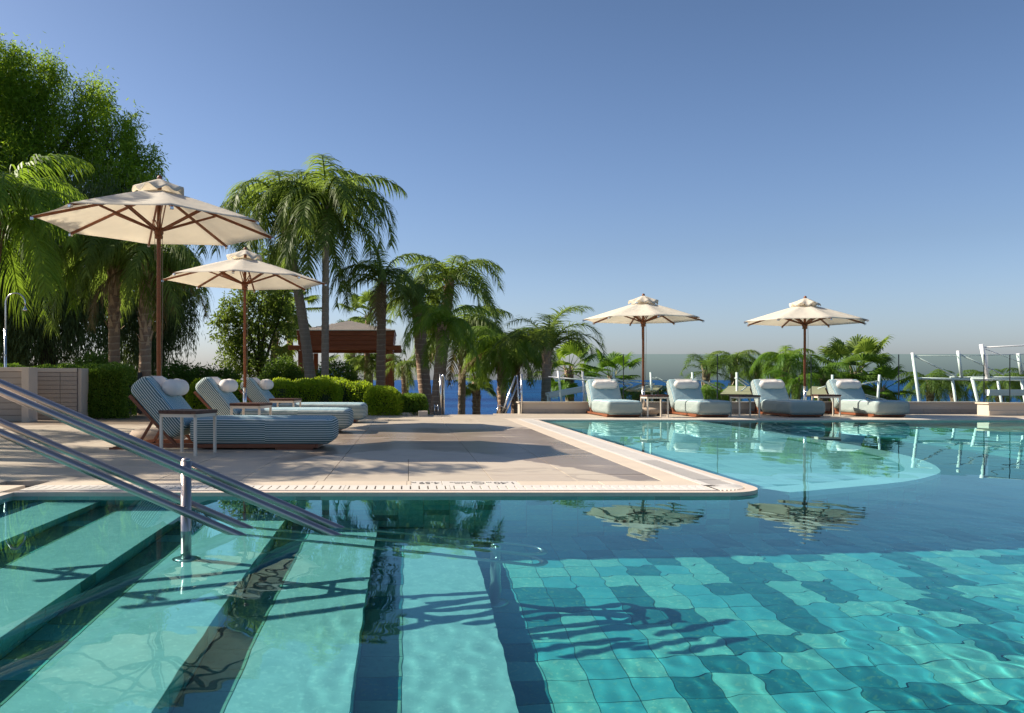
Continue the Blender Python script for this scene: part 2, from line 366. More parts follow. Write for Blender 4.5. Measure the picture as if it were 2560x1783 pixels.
# ------------------------------------------------------------------ terrain, sea
WZ = -0.03; FY = 5.44; LX = -2.65; RX = 2.45; BY = 15.38; PD = 1.33
m = MB(); m.add([(-9000, 88, -6), (9000, 88, -6), (9000, 40000, -6), (-9000, 40000, -6)], [(0, 1, 2, 3)])
tag(m.build('sea', M['sea']), kind='structure')
m = MB(); m.add([(-200, 18.3, -4.5), (200, 18.3, -4.5), (200, 80, -4.5), (-200, 80, -4.5), (-200, 90, -6.2), (200, 90, -6.2), (-200, 17, -4.5), (200, 17, -4.5)],
                [(0, 1, 2, 3), (3, 2, 5, 4), (6, 7, 1, 0)])
tag(m.build('ground', M['ground']), kind='structure')
m = MB(); m.mm((-60, 17.75, -4.6), (0.20, 60, -0.25)); m.mm((-60, -4, -4.6), (-9.0, 17.7, -0.02))
tag(m.build('garden_terrain', M['ground']), kind='structure')

# ------------------------------------------------------------------ deck
m = MB()
m.mm((-9.0, FY + 0.085, -PD - 0.4), (RX - 0.085, 17.6, -0.045))       # sub-deck of the terrace
m.mm((-9.0, -3, -PD - 0.4), (LX - 0.005, FY + 0.085, -0.045))
m.mm((RX - 0.085, BY + 0.085, -PD - 0.4), (16, 18.1, -0.045))
deckbase = tag(m.build('deck', M['mortar']), kind='structure')
TS = 0.628
tile_me = {}
def deck_tile(x0, y0, x1, y1, lst):
    lst.append((x0, y0, x1, y1))
tl = []
nx0 = -13
ys = [6.02, 6.45]
while ys[-1] < 17.5: ys.append(min(17.58, ys[-1] + TS))
for yi in range(len(ys) - 1):
    for k in range(-14, 3):
        x0 = k * TS; x1 = min((k + 1) * TS, 1.885)
        tl.append((x0, ys[yi], x1, ys[yi + 1]))
for k in range(-14, -4):                                              # left of the steps
    yy = 6.02
    while yy > -2.4:
        tl.append((k * TS, yy - TS, min((k + 1) * TS, LX - 0.33), yy)); yy -= TS
tl = [t for t in tl if t[2] - t[0] > 0.05]
for t_ in [t for t in tl if abs(t[0] + TS) < 1e-6 and t[1] > 7.5]:                     # double-width slabs either side of the centre joint
    for q_ in [t for t in tl if abs(t[0]) < 1e-6 and abs(t[1] - t_[1]) < 1e-6]:
        tl.remove(t_); tl.remove(q_); tl.append((t_[0], t_[1], q_[2], t_[3]))
def vis(t):
    x, y = (t[0] + t[2]) / 2, (t[1] + t[3]) / 2
    px = CX + x / y * F; return (0 if -100 < px < 2560 else 100) + y
tl.sort(key=vis)
rest = MB()
for i, (x0, y0, x1, y1) in enumerate(tl):
    g = 0.002; dz = random.uniform(-0.0007, 0.0007)
    if i < 300:
        key = (round(x1 - x0, 3), round(y1 - y0, 3))
        if key not in tile_me:
            b = MB(); b.box((0, 0, -0.02), (x1 - x0 - 2*g, y1 - y0 - 2*g, 0.04)); o = b.build('paving_slab', M['deck'], deckbase, bevel=0.0015); tile_me[key] = o.data
        else: o = link('paving_slab', tile_me[key], deckbase, 0.0015)
        o.location = ((x0 + x1) / 2, (y0 + y1) / 2, dz); o.rotation_euler.z = 0
    else: rest.box(((x0 + x1) / 2, (y0 + y1) / 2, -0.02 + dz), (x1 - x0 - 2*g, y1 - y0 - 2*g, 0.04))
for k in range(0, 22):                                                # far terrace to the right
    for j, (ya, yb) in enumerate(((15.86, 16.49), (16.49, 17.12), (17.12, 17.75), (17.75, 18.1))):
        xa = 1.885 + k * TS
        rest.mm((xa + .002, max(ya, 15.86) + .002, -0.04), (xa + TS - .002, yb - .002, 0))
tag(rest.build('paving_slab', M['deck'], deckbase), kind='stuff')

# coping round the pool: cream band, white overflow grate, rough lip
def arc_path(off):
    """outer edge of the terrace, moved inwards by off"""
    r = 0.32 - off
    pts = [Vector((LX - 0.02, FY + off, 0)), Vector((RX - 0.32, FY + off, 0))]
    if r > 0:
        for i in range(1, 9):
            a = R(-90 + 90 * i / 8); pts.append(Vector((RX - 0.32 + r * math.cos(a), FY + 0.32 + r * math.sin(a), 0)))
    else: pts[-1] = Vector((RX - off, FY + off, 0))
    pts += [Vector((RX - off, BY + off, 0)), Vector((16, BY + off, 0))]
    return pts
m = MB()
n = 12
def strip(mb, o1, o2, z0, z1):
    A = arc_path(o1); B = arc_path(o2)
    if len(B) != len(A):
        B = [B[0]] + [B[1]] * 9 + B[2:]
    for i in range(len(A) - 1):
        if (A[i] - A[i+1]).length < 1e-5 and (B[i] - B[i+1]).length < 1e-5: continue
        v = [(*A[i][:2], z0), (*A[i+1][:2], z0), (*B[i+1][:2], z0), (*B[i][:2], z0), (*A[i][:2], z1), (*A[i+1][:2], z1), (*B[i+1][:2], z1), (*B[i][:2], z1)]
        mb.add(v, [(0, 3, 2, 1), (4, 5, 6, 7), (0, 1, 5, 4), (3, 7, 6, 2)])
m = MB(); strip(m, 0.0, 0.078, -0.3, -0.004)
coping = tag(m.build('coping', M['lip']), kind='structure')
m = MB(); strip(m, 0.078, 0.35, -0.3, -0.05); m.build('overflow_channel', M['dark'], coping)
# cream band stones
def stone(x0, y0, x1, y1, mat, name, z=0.0):
    b = MB(); b.mm((x0 + .0015, y0 + .0015, -0.045), (x1 - .0015, y1 - .0015, z)); return b.build(name, mat, coping, bevel=0.002)
xs = [-2.65, -1.98, -1.32, -0.66, 0.05]
x = -2.65
ends = []
while x < 0.0: ends.append((x, min(x + 0.66, 0.02))); x += 0.66
tb = [(0.02, 0.415), (0.415, 0.80)]
for (a, b_) in ends + tb[:0]: stone(a, 5.79, b_, 6.02, M['coping'], 'coping_stone')
markers = [(0.02, 0.245), (0.245, 0.56), (0.56, 0.80)]
mk_mat = mat_simple('pale_marker_tile', (0.68, 0.62, 0.54), 0.4, var=0.05)
for (a, b_) in markers: stone(a, 5.79, b_, 6.02, mk_mat, 'marker_tile')
stone(0.80, 5.79, 1.40, 6.02, M['coping'], 'coping_stone'); stone(1.40, 5.79, 2.10, 6.02, M['coping'], 'coping_stone')
y = 6.02
while y < 15.3:
    stone(1.885, y, 2.10, min(y + 0.66, 15.73), M['coping'], 'coping_stone'); y += 0.66
x = 1.885
while x < 15.5:
    stone(x, 15.73, x + 0.66, 15.86, M['coping'], 'coping_stone'); x += 0.66
stone(LX - 0.33, -3.0, LX - 0.08, 5.79, M['coping'], 'coping_stone')
b = MB(); b.mm((LX - 0.078, -3, -0.3), (LX, FY + 0.0, -0.004)); b.build('lip_stone', M['lip'], coping)
# grates: each block a frame and bars with open slots between
def grate_block(x0, x1, y0, y1, alongx=True, nsl=None):
    b = MB(); L = (x1 - x0) if alongx else (y1 - y0); wdt = (y1 - y0) if alongx else (x1 - x0)
    nb = nsl or max(2, round(L / 0.0625)); p = L / nb; sl = 0.011; rail = 0.045
    def bx(a0, a1, c0, c1):
        if alongx: b.mm((x0 + a0, y0 + c0, -0.045), (x0 + a1, y0 + c1, 0.001))
        else: b.mm((x0 + c0, y0 + a0, -0.045), (x0 + c1, y0 + a1, 0.001))
    bx(0.0015, L - 0.0015, 0.0015, rail); bx(0.0015, L - 0.0015, wdt - rail, wdt - 0.0015)
    for i in range(nb + 1):
        a0 = max(0.0015, (i - 0.5) * p + sl / 2); a1 = min(L - 0.0015, (i + 0.5) * p - sl / 2)
        bx(a0, a1, rail, wdt - rail)
    return b.build('grate_block', M['grate'], coping)
x = -2.65
while x < 1.9:
    grate_block(x, min(x + 0.735, 2.12), FY + 0.08, 5.788); x += 0.735
    if 2.12 - x < 0.2: break
y = 6.10
while y < 15.3:
    grate_block(2.10, RX - 0.08, y, min(y + 0.735, 15.46), False, 34 if y < 6.9 else None); y += 0.735
x = 2.10
while x < 15.5: grate_block(x, x + 0.735, BY + 0.08, 15.728); x += 0.735
# fanned corner of the grate
b = MB(); cxr, cyr = 2.10, 5.81
for i in range(15):
    a = R(-88 + 88 * i / 14); d = Vector((math.cos(a), math.sin(a), 0)); far = 0.27
    # length limited by the rounded lip
    for s_ in range(60):
        q = Vector((cxr, cyr, 0)) + d * (0.12 + s_ * 0.005)
        if q.x > RX - 0.085 or q.y < FY + 0.085: break
        qq = q - Vector((RX - 0.32, FY + 0.32, 0))
        if qq.x > 0 and qq.y < 0 and qq.length > 0.232: break
        far = 0.12 + s_ * 0.005
    b.bar((cxr + d.x*0.03, cyr + d.y*0.03, -0.022), (cxr + d.x*far, cyr + d.y*far, -0.022), 0.016, 0.046)
b.mm((2.102, 5.792, -0.045), (2.365, 5.83, 0.0005)); b.mm((2.102, 5.79, -0.045), (2.16, 6.098, 0.0012)); b.mm((2.34, 5.84, -0.045), (2.368, 6.098, 0.0008))
for i in range(8): b.mm((2.16, 5.84 + i*0.032, -0.045), (2.34, 5.856 + i*0.032, 0.0004))
b.build('grate_block', M['grate'], coping)

# depth marking, printed on the pale tiles; it faces a reader on the terrace
def text_mesh(body, size):
    cu = bpy.data.curves.new('t', 'FONT'); cu.body = body; cu.size = size; cu.align_x = 'CENTER'; cu.align_y = 'CENTER'; cu.extrude = 0.0004; cu.offset = size * 0.012
    to = bpy.data.objects.new('t', cu); COL.objects.link(to)
    me = bpy.data.meshes.new_from_object(to.evaluated_get(bpy.context.evaluated_depsgraph_get())); bpy.data.objects.remove(to)
    me.materials.clear(); me.materials.append(M['ink']); return me
def put_text(body, size, x, y, sx=1.0):
    o = link('depth_marking', text_mesh(body, size), coping); o.location = (x, y, 0.0015); o.rotation_euler.z = math.pi; o.scale = (sx, 1.2, 1)
bpy.context.view_layer.update()
put_text('1.40', 0.125, 0.70, 5.905, 0.75); put_text('m', 0.06, 0.585, 5.93)
put_text('NO', 0.035, 0.375, 5.875, 1.5); put_text('DIVING', 0.035, 0.375, 5.94, 1.3)
put_text('4.59', 0.125, 0.15, 5.905, 0.70); put_text('ft', 0.06, 0.04, 5.93)
b = MB(); ring = [(0.505 + 0.042*math.cos(a*math.pi/12), 5.905 + 0.075*math.sin(a*math.pi/12)) for a in range(25)]
for i in range(24): b.bar((*ring[i], 0.0016), (*ring[i+1], 0.0016), 0.008, 0.0006)
b.bar((0.478, 5.965, 0.0016), (0.532, 5.85, 0.0016), 0.008, 0.0006); b.bar((0.48, 5.89, 0.0016), (0.53, 5.92, 0.0016), 0.012, 0.0006)
b.build('no_diving_symbol', M['ink'], coping)

# ------------------------------------------------------------------ pool shell
EX = [-2.65, -2.06, -1.43, -0.79, -0.20, 0.40]; RIS = PD / 6
YN = 0.4
m = MB()
m.mm((LX, -2.0, -PD - 0.4), (16, BY + 0.08, -PD - 0.01))
pool = tag(under(m.build('pool_floor', M['grout'])), kind='structure')
T = 0.172
cols = ['t_light', 't_mid', 't_dark']
def pick(i, j):
    r = mnoise.cell(Vector((i * 1.0 + .5, j * 1.0 + .5, 3.3))) ; r2 = mnoise.cell(Vector((i + .5, (j // 2) + .5, 7.1)))
    r = abs(r) % 1; r2 = abs(r2) % 1
    if r2 < 0.22 or r < 0.12: return 2
    return 1 if r < 0.48 else 0
tiles = []
i = 0
while 0.40 + i * T < 15.9:
    j = 0
    while BY - j * T > -0.3:
        xa = 0.40 + i * T; ya = 5.44 - 32 * T + j * T
        if ya > BY: break
        if not (xa < RX and ya > FY - 0.02): tiles.append((xa, ya, pick(i, j)))
        j += 1
    i += 1
def tvis(t):
    px = CX + t[0] / max(t[1], .1) * F * 0.8
    return (0 if (t[1] > 2.4 and px < 2300) else 100) + (t[1] - 3) + abs(t[0] - 2) * 0.3
tiles.sort(key=tvis)
tm = []
for k in range(3):
    b = MB(); b.box((0, 0, -0.005), (T - 0.004, T - 0.004, 0.01)); o = b.build('pool_tile', M[cols[k]], pool); tm.append(o.data); bpy.data.objects.remove(o)
rest = [MB(), MB(), MB()]
for q, (xa, ya, k) in enumerate(tiles):
    z = -PD + random.uniform(-0.001, 0.001)
    if q < 290:
        o = under(link('pool_tile', tm[k], pool)); o.location = (xa + T/2, ya + T/2, z)
        o.rotation_euler = (random.uniform(-.004, .004), random.uniform(-.004, .004), 0)
    else:
        a = T - 0.004; x0 = xa + .002; y0 = ya + .002
        rest[k].add([(x0, y0, z), (x0 + a, y0, z), (x0 + a, y0 + a, z), (x0, y0 + a, z)], [(0, 1, 2, 3)])
for k in range(3): tag(under(rest[k].build('pool_tile', M[cols[k]], pool)), kind='stuff')
# walls
def tiled_wall(name, o, ux, length, depth, palette, mat_list):
    """vertical wall of tiles: origin o at the top, direction ux"""
    ux = Vector(ux); nrm = Vector((ux.y, -ux.x, 0)); mbs = MB(); nh = int(math.ceil(depth / T)); nl = int(math.ceil(length / T))
    for i in range(nl):
        for j in range(nh):
            l0 = i * T + .002; l1 = min((i + 1) * T - .002, length); z0 = -(j * T) - .002; z1 = max(-(j + 1) * T + .002, -depth)
            a = o + ux * l0; b_ = o + ux * l1
            mbs.add([(a.x, a.y, o.z + z1), (b_.x, b_.y, o.z + z1), (b_.x, b_.y, o.z + z0), (a.x, a.y, o.z + z0)], [(0, 1, 2, 3)], palette(i, j))
    w_ = tag(under(mbs.build(name, mat_list)), kind='structure'); return w_
ML = [M['t_light'], M['t_mid'], M['t_dark']]
def pal_lightened(i, j): r = random.random(); return 2 if r < 0.12 else (1 if r < 0.42 else 0)  # mostly light tiles, chosen to lift the shade on the walls by colour
gb = MB(); gb.mm((LX, FY + 0.003, -PD), (RX - 0.1, FY + 0.07, -0.04)); gb.mm((LX - 0.05, -2, -PD), (LX - 0.003, FY, -0.04))
gb.mm((RX, BY + 0.003, -PD), (16, BY + 0.07, -0.04)); gb.mm((15.95, -2, -PD), (16.1, BY, 0)); gb.mm((LX, -2.1, -PD), (16, -2.0, 0)); gb.mm((RX - 0.08, FY + 0.3, -PD), (RX - 0.003, BY, -0.04))
tag(under(gb.build('pool_wall', M['grout'])), kind='structure')
tiled_wall('pool_wall_front', Vector((LX, FY - 0.001, -0.03)), (1, 0, 0), RX - LX - 0.3, PD - 0.03, pal_lightened, ML)
tiled_wall('pool_wall_back', Vector((5.5, BY - 0.001, -0.03)), (1, 0, 0), 10.4, PD - 0.03, pal_lightened, ML)
tiled_wall('pool_wall_left', Vector((LX + .001, -2, -0.03)), (0, 1, 0), FY + 2, RIS, pal_lightened, ML)
# rounded part of the wall under the corner
mbs = MB()
for i in range(8):
    a0, a1 = R(-90 + 90 * i / 8), R(-90 + 90 * (i + 1) / 8); r = 0.318; cx_, cy_ = RX - .32, FY + .32
    for j in range(9):
        z0, z1 = -0.03 - j * T - .002, max(-PD, -0.03 - (j + 1) * T + .002)
        p0 = (cx_ + r*math.cos(a0), cy_ + r*math.sin(a0)); p1 = (cx_ + r*math.cos(a1), cy_ + r*math.sin(a1))
        mbs.add([(*p0, z1), (*p1, z1), (*p1, z0), (*p0, z0)], [(0, 1, 2, 3)], pal_lightened(i, j))
tag(under(mbs.build('pool_wall_corner', ML)), kind='structure')

# steps
tmv = {}
def small_tile(parent, loc, kind_, vertical=False, L=T):
    key = (kind_, vertical, round(L, 3))
    if key not in tmv:
        b = MB()
        if vertical: b.box((0, 0, 0), (0.008, T - 0.004, L - 0.004))
        else: b.box((0, 0, 0), (L - 0.004, T - 0.004, 0.008))
        o = b.build('step_tile', M[kind_]); tmv[key] = o.data; bpy.data.objects.remove(o)
    o = under(link('step_tile', tmv[key], parent)); o.location = loc; return o
for s_ in range(5):
    x0, x1 = EX[s_], EX[s_ + 1]; z = WZ * 0 - RIS * (s_ + 1) + 0.0
    b = MB(); b.mm((x0, -1.9, -PD), (x1 - 0.008, FY, z - 0.006))
    st = tag(under(b.build('pool_step', M['grout'])), kind='structure')
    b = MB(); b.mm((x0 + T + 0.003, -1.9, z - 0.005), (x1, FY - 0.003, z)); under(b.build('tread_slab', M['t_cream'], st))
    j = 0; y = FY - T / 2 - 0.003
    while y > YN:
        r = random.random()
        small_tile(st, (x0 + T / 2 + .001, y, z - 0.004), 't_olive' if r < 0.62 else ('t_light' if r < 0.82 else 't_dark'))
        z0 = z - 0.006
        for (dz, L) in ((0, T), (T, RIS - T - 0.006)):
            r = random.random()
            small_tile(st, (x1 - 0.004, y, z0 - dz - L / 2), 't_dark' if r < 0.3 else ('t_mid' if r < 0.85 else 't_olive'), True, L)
        y -= T
# shallow shelf with a rounded corner and a pale rim
SHP = [(5.52, BY), (5.50, 13.0), (5.44, 11.2), (5.35, 9.7), (5.18, 8.5), (4.93, 7.68), (4.60, 7.02), (4.30, 6.66), (3.82, 6.26), (3.22, 5.94), (2.66, 5.67)]
def smooth_poly(pts, k=3):
    out = []
    for i in range(len(pts) - 1):
        p0 = Vector(pts[max(i-1, 0)]); p1 = Vector(pts[i]); p2 = Vector(pts[i+1]); p3 = Vector(pts[min(i+2, len(pts)-1)])
        for q in range(k):
            t_ = q / k; out.append(0.5 * ((2*p1) + (p2-p0)*t_ + (2*p0 - 5*p1 + 4*p2 - p3)*t_*t_ + (3*p1 - p0 - 3*p2 + p3)*t_**3))
    out.append(Vector(pts[-1])); return out
SHS = smooth_poly(list(reversed(SHP)))
NS = len(SHS)
def shelf_poly(off):
    pts = []
    for i, p in enumerate(SHS):
        d = (SHS[min(i+1, NS-1)] - SHS[max(i-1, 0)]).normalized(); nrm = Vector((-d.y, d.x)); q = p + nrm * off; pts.append((max(q.x, RX - 0.02), min(q.y, BY)))
    pts.append((RX - 0.02, BY)); pts.append((RX - 0.02, 5.95 + off)); return pts
def prism(mb, pts, z0, z1, mi=0):
    n_ = len(pts); mb.add([(x, y, z0) for x, y in pts] + [(x, y, z1) for x, y in pts],
        [tuple(range(n_, 2*n_)), tuple(reversed(range(n_)))] + [(i, (i+1) % n_, n_ + (i+1) % n_, n_ + i) for i in range(n_)], mi)
m = MB(); prism(m, shelf_poly(0.02), -PD, -0.22); shelf = tag(under(m.build('shelf', M['grout'])), kind='structure')
ins = MB(); A = shelf_poly(0.0); B = shelf_poly(0.26)
for i in range(NS - 1):
    a, b_, c_, d_ = A[i], A[i+1], B[i+1], B[i]
    ins.add([(*a, -0.36), (*b_, -0.36), (*c_, -0.36), (*d_, -0.36), (*a, -0.065), (*b_, -0.065), (*c_, -0.065), (*d_, -0.065)],
            [(4, 5, 6, 7), (0, 1, 5, 4), (3, 7, 6, 2)])
under(ins.build('shelf_rim', mk_tile('white_rim_stone', (0.80, 0.84, 0.78), (0.90, 0.93, 0.86), (0.85, 0.9, 0.82)), shelf))
# side of the shelf, below the rim
ws = MB()
for i in range(NS - 1):
    a, b_ = Vector((*A[i], 0)), Vector((*A[i+1], 0)); L = (b_ - a).length; nseg = max(1, round(L / T))
    for k in range(nseg):
        p0 = a.lerp(b_, (k + .01) / nseg); p1 = a.lerp(b_, (k + .99) / nseg)
        for j in range(6):
            z0 = -0.365 - j*T; z1 = max(-PD, z0 - T + .004)
            ws.add([(p0.x, p0.y, z1), (p1.x, p1.y, z1), (p1.x, p1.y, z0), (p0.x, p0.y, z0)], [(0, 1, 2, 3)], pal_lightened(i, j))
tag(under(ws.build('shelf_side_tile', ML, shelf)), kind='stuff')
sh = [MB(), MB()]
yy = 5.9
inner = shelf_poly(0.265)
def inside(px_, py_):
    c_ = False; n_ = len(inner)
    for q in range(n_):
        (xa, ya), (xb, yb) = inner[q], inner[(q + 1) % n_]
        if (ya > py_) != (yb > py_) and px_ < (xb - xa) * (py_ - ya) / (yb - ya) + xa: c_ = not c_
    return c_
while yy < BY:
    xx = RX
    while xx < 5.3:
        if all(inside(*q) for q in ((xx+.01, yy+.01), (xx+.145, yy+.01), (xx+.145, yy+.145), (xx+.01, yy+.145))):
            sh[1 if random.random() < 0.3 else 0].mm((xx + .002, yy + .002, -0.221), (xx + .1695, yy + .1695, -0.212))
        xx += 0.1715
    yy += 0.1715
shelf_mid = mk_tile('grey_green_shelf_tile', (0.52, 0.60, 0.58), (0.58, 0.66, 0.63), (0.55, 0.62, 0.60))
for k, mm_ in enumerate((M['t_shelf'], shelf_mid)): tag(under(sh[k].build('shelf_tile', mm_, shelf)), kind='stuff')

# ------------------------------------------------------------------ water surface
def graded(segs):
    out = [segs[0][0]]
    for a, b_, d in segs:
        n_ = max(1, round((b_ - a) / d)); out += [a + (b_ - a) * (i + 1) / n_ for i in range(n_)]
    return np.array(out)
gx = graded([(LX, -1.0, 0.03), (-1.0, 4.6, 0.014), (4.6, 8, 0.04), (8, 15.95, 0.08)])
gy = graded([(-2, 1.2, 0.12), (1.2, 1.6, 0.04), (1.6, 5.46, 0.014), (5.46, 9, 0.04), (9, BY, 0.06)])
XX, YY = np.meshgrid(gx, gy, indexing='ij')
ZZ = np.zeros_like(XX)
waves = []
for q in range(46):
    lam = float(np.exp(rng.uniform(np.log(0.13), np.log(0.9)))); th = R(200) + rng.normal(0, 0.75)
    k = 2 * math.pi / lam; amp = 0.000020 * (lam / 0.3) ** 1.15
    waves.append((lam, k * math.cos(th), k * math.sin(th), rng.uniform(0, 6.28), amp))
for q in range(16):
    lam = float(rng.uniform(0.07, 0.13)); th = R(205) + rng.normal(0, 0.6); k = 2 * math.pi / lam
    waves.append((lam, k * math.cos(th), k * math.sin(th), rng.uniform(0, 6.28), -0.000048 * (lam / 0.09) ** 1.3))
mod = 0.55 + 0.45 * np.sin(0.9 * XX + 0.7 * YY + 1.0) * np.sin(0.6 * XX - 1.1 * YY)
gain = 0.35 + 0.9 / (1 + np.exp(-(XX - 1.0) * 1.6)); gain = gain * (0.6 + 0.7 * mod)
cell = np.maximum(np.gradient(gx)[:, None], np.gradient(gy)[None, :])
for lam, kx, ky, ph, amp in waves:
    ok = np.clip((lam / cell - 3.5) / 3.0, 0, 1)
    wx = XX + 0.05 * np.sin(1.3 * YY + ph); wy = YY + 0.05 * np.sin(1.7 * XX + ph * 2)
    near = 0.12 + 0.88 / (1 + np.exp((YY - 4.1) * 4)) if amp < 0 else 1.0      # short ripples where the photo has them
    ZZ += ok * near * amp * np.sin(kx * wx + ky * wy + ph)
ZZ = WZ + ZZ * gain
ni, nj = XX.shape
idx = np.arange(ni * nj).reshape(ni, nj)
Q = np.stack([idx[:-1, :-1], idx[1:, :-1], idx[1:, 1:], idx[:-1, 1:]], -1).reshape(-1, 4)
cxm = (XX[:-1, :-1] + XX[1:, 1:]).ravel() / 2; cym = (YY[:-1, :-1] + YY[1:, 1:]).ravel() / 2
keep = ~((cxm < RX - 0.02) & (cym > FY + 0.02)) | (((cxm - (RX - .32))**2 + (cym - (FY + .32))**2 > 0.3**2) & (cxm > RX - .32) & (cym < FY + .32))
Q = Q[keep]
V = np.stack([XX, YY, ZZ], -1).reshape(-1, 3)
used = np.unique(Q); remap = -np.ones(len(V), int); remap[used] = np.arange(len(used))
me = npmesh('pool_water', V[used], remap[Q], M['water'], True)
wat = tag(link('pool_water', me), kind='structure'); wat.cycles.is_caustics_caster = True

# ------------------------------------------------------------------ handrail in the water
def handrail():
    base = Vector((-1.15, 4.2, 0))
    t = thing('handrail', 'polished steel double handrail sloping down into the water over the pool steps', 'handrail', (-1.15, 4.2, -RIS * 3))
    off = Vector(t.location); sl = 0.43
    def rail(xe, name, xend):
        for y_ in (4.10, 4.30): pass
        b = MB(); r = 0.0205; xs_ = -3.25
        def z(xx): return WZ - (xx - xe) * sl
        near = [Vector((xs_ + (xend - xs_) * i / 16, 4.10, z(xs_ + (xend - xs_) * i / 16))) for i in range(17)]
        bend = []
        for i in range(1, 12):
            a = math.pi * i / 12; xx = xend + 0.10 * math.sin(a); bend.append(Vector((xx, 4.20 - 0.10 * math.cos(a), z(xx))))
        farp = [Vector((p.x, 4.30, p.z)) for p in reversed(near)]
        path = near + bend + farp
        b.tube(path, r, 16); return b.build(name, M['rail'], t, True, off)
    r1 = rail(-0.385, 'upper_rail', 0.60); r2 = rail(-0.868, 'lower_rail', 0.60)
    for (xx, zb) in ((-1.15, -RIS * 3), (0.45, -PD), (-3.1, 0.0)):
        b = MB(); zt = WZ - (xx + 0.385) * sl + 0.02
        b.tube([(xx, 4.20, zb), (xx, 4.20, zt + 0.012)], 0.027, 18); b.lathe([(0.027, 0), (0.022, 0.012), (0.010, 0.018), (0.001, 0.019)], (xx, 4.20, zt + 0.01), 18)
        p = under(b.build('post', M['rail'], t, True, off))
        b = MB(); b.lathe([(0.07, 0), (0.07, 0.008), (0.05, 0.014), (0.03, 0.016)], (xx, 4.20, zb + 0.001), 24); under(b.build('base_plate', M['rail'], t, True, off))
        for xe in (-0.385, -0.868):
            zc = WZ - (xx - xe) * sl
            if xe < -0.5 and xx > 0.6: continue
            b = MB(); b.tube([(xx, 4.11, zc), (xx, 4.29, zc)], 0.011, 10); under(b.build('cross_pin', M['rail'], t, True, off))
    under(r1); under(r2)
handrail()

# ------------------------------------------------------------------ sun loungers
RBV, RBF = rbox((1.55, 0.72, 0.28), 0.085, 4, 0.010)
RB2V, RB2F = rbox((0.74, 0.72, 0.25), 0.085, 4, 0.012)
def mk_pillow_mesh():
    b = MB(); prof = []; n = 14
    L, r = 0.56, 0.093
    for i in range(n + 1):
        u = -1 + 2 * i / n; rr = r * (1 - abs(u) ** 7) ** 0.45 * (1 + 0.03 * math.sin(i * 1.7)); prof.append((max(rr, 0.012), u * L / 2))
    path = [(0, p[1], 0.004 * math.sin(i)) for i, p in enumerate(prof)]
    b.tube(path, [p[0] for p in prof], 22)
    return b
def make_lounger():
    t = thing('sun_lounger', 'x', 'sun lounger')
    # local: foot end +x, head -x, near side -y; origin at ground centre
    o = link('seat_cushion', None, t) if False else None
    b = MB(); b.add(RBV, RBF); s_ = b.build('seat_cushion', M['stripe'], t, True); s_.location = (0.34, 0, 0.20)
    b = MB(); b.add(RB2V, RB2F); bk = b.build('back_cushion', M['stripe'], t, True)
    ang = R(50.5); L = 0.74
    hinge = Vector((-0.636, 0, 0.09))                     # rear lower corner of the back cushion
    ux = Vector((-math.cos(ang), 0, math.sin(ang))); uz = Vector((math.sin(ang), 0, math.cos(ang)))
    c = hinge + ux * (L / 2) + uz * 0.125
    bk.location = c; bk.rotation_euler = Matrix((ux, Vector((0, -1, 0)), uz)).transposed().to_euler()
    # pillow and its strap
    pl = mk_pillow_mesh().build('pillow', M['pillow'], t, True); pl.location = hinge + ux * 0.47 + uz * 0.338
    b = MB(); w_ = 0.36
    prs = [hinge + ux * 0.52 - uz * 0.012, hinge + ux * 0.70 - uz * 0.008, hinge + ux * 0.748 + uz * 0.06, hinge + ux * 0.748 + uz * 0.19, hinge + ux * 0.70 + uz * 0.258, hinge + ux * 0.53 + uz * 0.268]
    for i in range(len(prs) - 1):
        a, c2 = prs[i], prs[i + 1]; nrm = (c2 - a).cross(Vector((0, 1, 0))).normalized() * 0.004
        b.add([a + Vector((0, -w_/2, 0)), c2 + Vector((0, -w_/2, 0)), c2 + Vector((0, w_/2, 0)), a + Vector((0, w_/2, 0)),
               a + Vector((0, -w_/2, 0)) - nrm, c2 + Vector((0, -w_/2, 0)) - nrm, c2 + Vector((0, w_/2, 0)) - nrm, a + Vector((0, w_/2, 0)) - nrm],
              [(0, 1, 2, 3), (7, 6, 5, 4), (0, 4, 5, 1), (1, 5, 6, 2), (2, 6, 7, 3), (3, 7, 4, 0)])
    b.build('pillow_strap', M['pillow'], pl, False, pl.location)
    # timber
    for y in (-0.31, 0.31):
        b = MB(); b.mm((-1.0, y - 0.02, 0.018), (0.93, y + 0.02, 0.062)); b.build('side_rail', M['wood'], t, False, None, 0.004)
        b = MB(); b.bar((-0.57, y, 0.04), hinge + ux * 0.66 + Vector((0, y, 0)) - uz * 0.03, 0.035, 0.045, (0, 1, 0)); b.build('back_frame', M['wood'], t, False, None, 0.004)
        b = MB(); b.bar((-1.0, y * 0.8, 0.055), hinge + ux * 0.30 - uz * 0.04 + Vector((0, y*0.8, 0)), 0.03, 0.025, (0, 1, 0)); b.build('prop', M['wood'], t, False, None, 0.003)
        b = MB(); b.mm((-1.30, y - 0.018, 0.0), (-0.95, y + 0.018, 0.02)); b.bar((-1.26, y, 0.012), (-1.02, y, 0.05), 0.034, 0.03, (0, 1, 0)); b.build('rear_foot', M['wood'], t)
        b = MB(); b.mm((0.50, y - 0.022, 0.0), (0.90, y + 0.022, 0.018)); b.build('front_foot', M['wood'], t)
    b = MB()
    for i in range(9): b.mm((-0.40 + i * 0.16, -0.288, 0.03), (-0.34 + i * 0.16, 0.288, 0.056))
    b.mm((0.932, -0.33, 0.018), (0.955, 0.33, 0.062)); b.build('slat_base', M['wood'], t)
    return t
LG1 = 'sun loungers on the left of the terrace'; LG2 = 'sun loungers in the row by the glass balustrade'
lounger = make_lounger()
